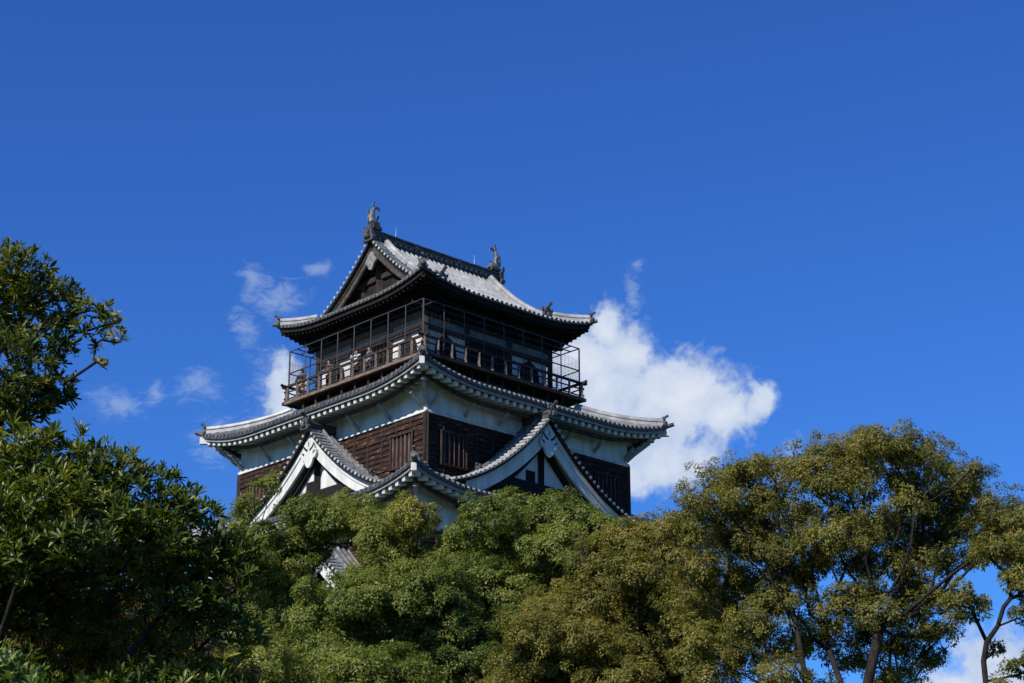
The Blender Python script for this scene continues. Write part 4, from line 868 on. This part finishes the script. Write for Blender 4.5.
# ------------------------------------------------------------------ visitors on the gallery
def skin_mesh(name, J, E, m, parent, sub=1):
    """continuous body from a joint skeleton: J joints (x, y, z, radius), E bones"""
    me = bpy.data.meshes.new(name); me.from_pydata([j[:3] for j in J], E, []); o = bpy.data.objects.new(name, me); C.objects.link(o); o.parent = parent
    o.modifiers.new('skin', 'SKIN').use_smooth_shade = True
    for i, j in enumerate(J):
        v = me.skin_vertices[0].data[i]; r = j[3] if hasattr(j[3], '__len__') else (j[3], j[3]); v.radius = r; v.use_root = i == 0
    o.modifiers.new('sub', 'SUBSURF').levels = sub; o.modifiers['sub'].render_levels = sub; me.materials.append(m); return o
def person(label, lx, ly, face, H, top, trousers, arms, cap=None):
    """standing adult; local +x is the way the person faces; arms 'rail', 'camera' or 'down'"""
    k = H / 1.72; c, s = math.cos(R_(43.13)), math.sin(R_(43.13))
    root = thing('person', label, 'person', (-4.33 + c * lx - s * ly, 105 + s * lx + c * ly, 36.0), R_(43.13 + face), 'visitors on the castle gallery')
    root.scale = (k, k, k)
    el, ha = {'rail': ((.14, .25, 1.10), (.36, .18, 1.02)), 'camera': ((.20, .26, 1.22), (.26, .07, 1.50)), 'down': ((.0, .27, 1.10), (.06, .26, .84))}[arms]
    J = [(0, 0, .96, (.15, .12)), (0, 0, 1.18, (.145, .10)), (0, 0, 1.36, (.17, .105)), (0, 0, 1.46, .07), (.015, 0, 1.53, .055), (.03, 0, 1.62, (.085, .095)), (.03, 0, 1.70, (.07, .08))]
    E = [(0, 1), (1, 2), (2, 3), (3, 4), (4, 5), (5, 6)]
    for sy in (-1, 1):
        n = len(J); J += [(0, sy * .19, 1.41, .062), (el[0], sy * el[1], el[2], .046), (ha[0], sy * ha[1], ha[2], .032)]; E += [(2, n), (n, n + 1), (n + 1, n + 2)]
        d = Vector(ha) - Vector(el); d = Vector((d.x, sy * d.y, d.z)).normalized(); w = Vector((ha[0], sy * ha[1], ha[2])); q = d.cross(Vector((0, 0, 1)))
        q = q.normalized() if q.length > .1 else Vector((1, 0, 0)); pm = len(J); p = w + d * .07; J.append((*p, (.032, .02))); E.append((n + 2, pm))
        for f, (o, Lf) in enumerate(((-.030, .065), (-.010, .078), (.011, .072), (.030, .055))):
            a = p + d * .02 + q * o; b = a + d * Lf * .6; e = b + d * Lf * .35 - q.cross(d) * .02; z = len(J); J += [(*a, .010), (*b, .009), (*e, .008)]; E += [(pm, z), (z, z + 1), (z + 1, z + 2)]
        z = len(J); J += [(*(w + d * .03 - q * .045), .010), (*(w + d * .07 - q * .06), .009)]; E += [(n + 2, z), (z, z + 1)]
        n = len(J); J += [(0, sy * .09, .88, .095), (.02, sy * .10, .48, .062), (-.01, sy * .105, .09, .042), (.13, sy * .115, .035, .035)]; E += [(0, n), (n, n + 1), (n + 1, n + 2), (n + 2, n + 3)]
    body = skin_mesh('body', J, E, MT['skin'], root)
    Jt = [(0, 0, .92, (.175, .145)), (0, 0, 1.18, (.165, .125)), (0, 0, 1.37, (.19, .125)), (0, 0, 1.46, .085)]; Et = [(0, 1), (1, 2), (2, 3)]
    for sy in (-1, 1): n = len(Jt); Jt += [(0, sy * .20, 1.41, .08), (el[0], sy * el[1], el[2], .062), (el[0] + (ha[0] - el[0]) * .8, sy * (el[1] + (ha[1] - el[1]) * .8), el[2] + (ha[2] - el[2]) * .8, .048)]; Et += [(2, n), (n, n + 1), (n + 1, n + 2)]
    skin_mesh('jacket', Jt, Et, MT[top], root)
    Jp = [(0, 0, .97, (.165, .13))]; Ep = []
    for sy in (-1, 1): n = len(Jp); Jp += [(0, sy * .09, .86, .112), (.02, sy * .10, .48, .08), (-.01, sy * .105, .10, .062)]; Ep += [(0, n), (n, n + 1), (n + 1, n + 2)]
    skin_mesh('trousers', Jp, Ep, MT[trousers], root)
    skin_mesh('hair' if not cap else 'cap', [(-.005, 0, 1.65, (.09, .10)), (.0, 0, 1.71, (.085, .09)), (-.03, 0, 1.58, (.07, .085))], [(0, 1), (0, 2)], MT['hair'] if not cap else MT[cap], root)
    nz = MB(); nz.prism([(.105, 1.59), (.135, 1.585), (.112, 1.635)], lambda u, t, z: (u, t, z), -.012, .012); nz.build('nose', MT['skin'], root)
    for sy in (-1, 1): ey = MB(); ey.tube([(.104, sy * .033, 1.64), (.116, sy * .033, 1.64)], .011, 6); ey.build('eye', MT['hair'], root)
    if arms == 'camera':
        cb = MB(); cb.box((.30, -.07, 1.50), (.38, .07, 1.60)); cb.tube([(.38, 0, 1.55), (.46, 0, 1.55)], .035, 8)
        cbo = cb.build('camera_body', MT['hair']); m = Matrix.Rotation(R_(43.13 + face), 4, 'Z')
        cbo.name = 'handheld_camera'; cbo.scale = (k, k, k); cbo.location = root.location; cbo.rotation_euler = root.rotation_euler
        tag(cbo, 'small black camera raised by the visitor in white on the castle gallery', 'camera')
    return root
person('visitor in dark jacket and tan trousers at the left end of the gallery', -5.25, 5.15, 200, 1.80, 'cloth_dark', 'cloth_tan', 'rail')
person('visitor in a brown top leaning on the rail left of the gallery doorway', -5.25, 2.7, 180, 1.76, 'cloth_brown', 'cloth_dark', 'rail')
person('visitor in white holding up a camera at the middle of the left gallery', -5.2, .35, 190, 1.74, 'cloth_white', 'cloth_dark', 'camera')
person('visitor in a blue grey coat right of the one holding a camera', -5.15, -.65, 170, 1.68, 'cloth_blue', 'cloth_dark', 'down')
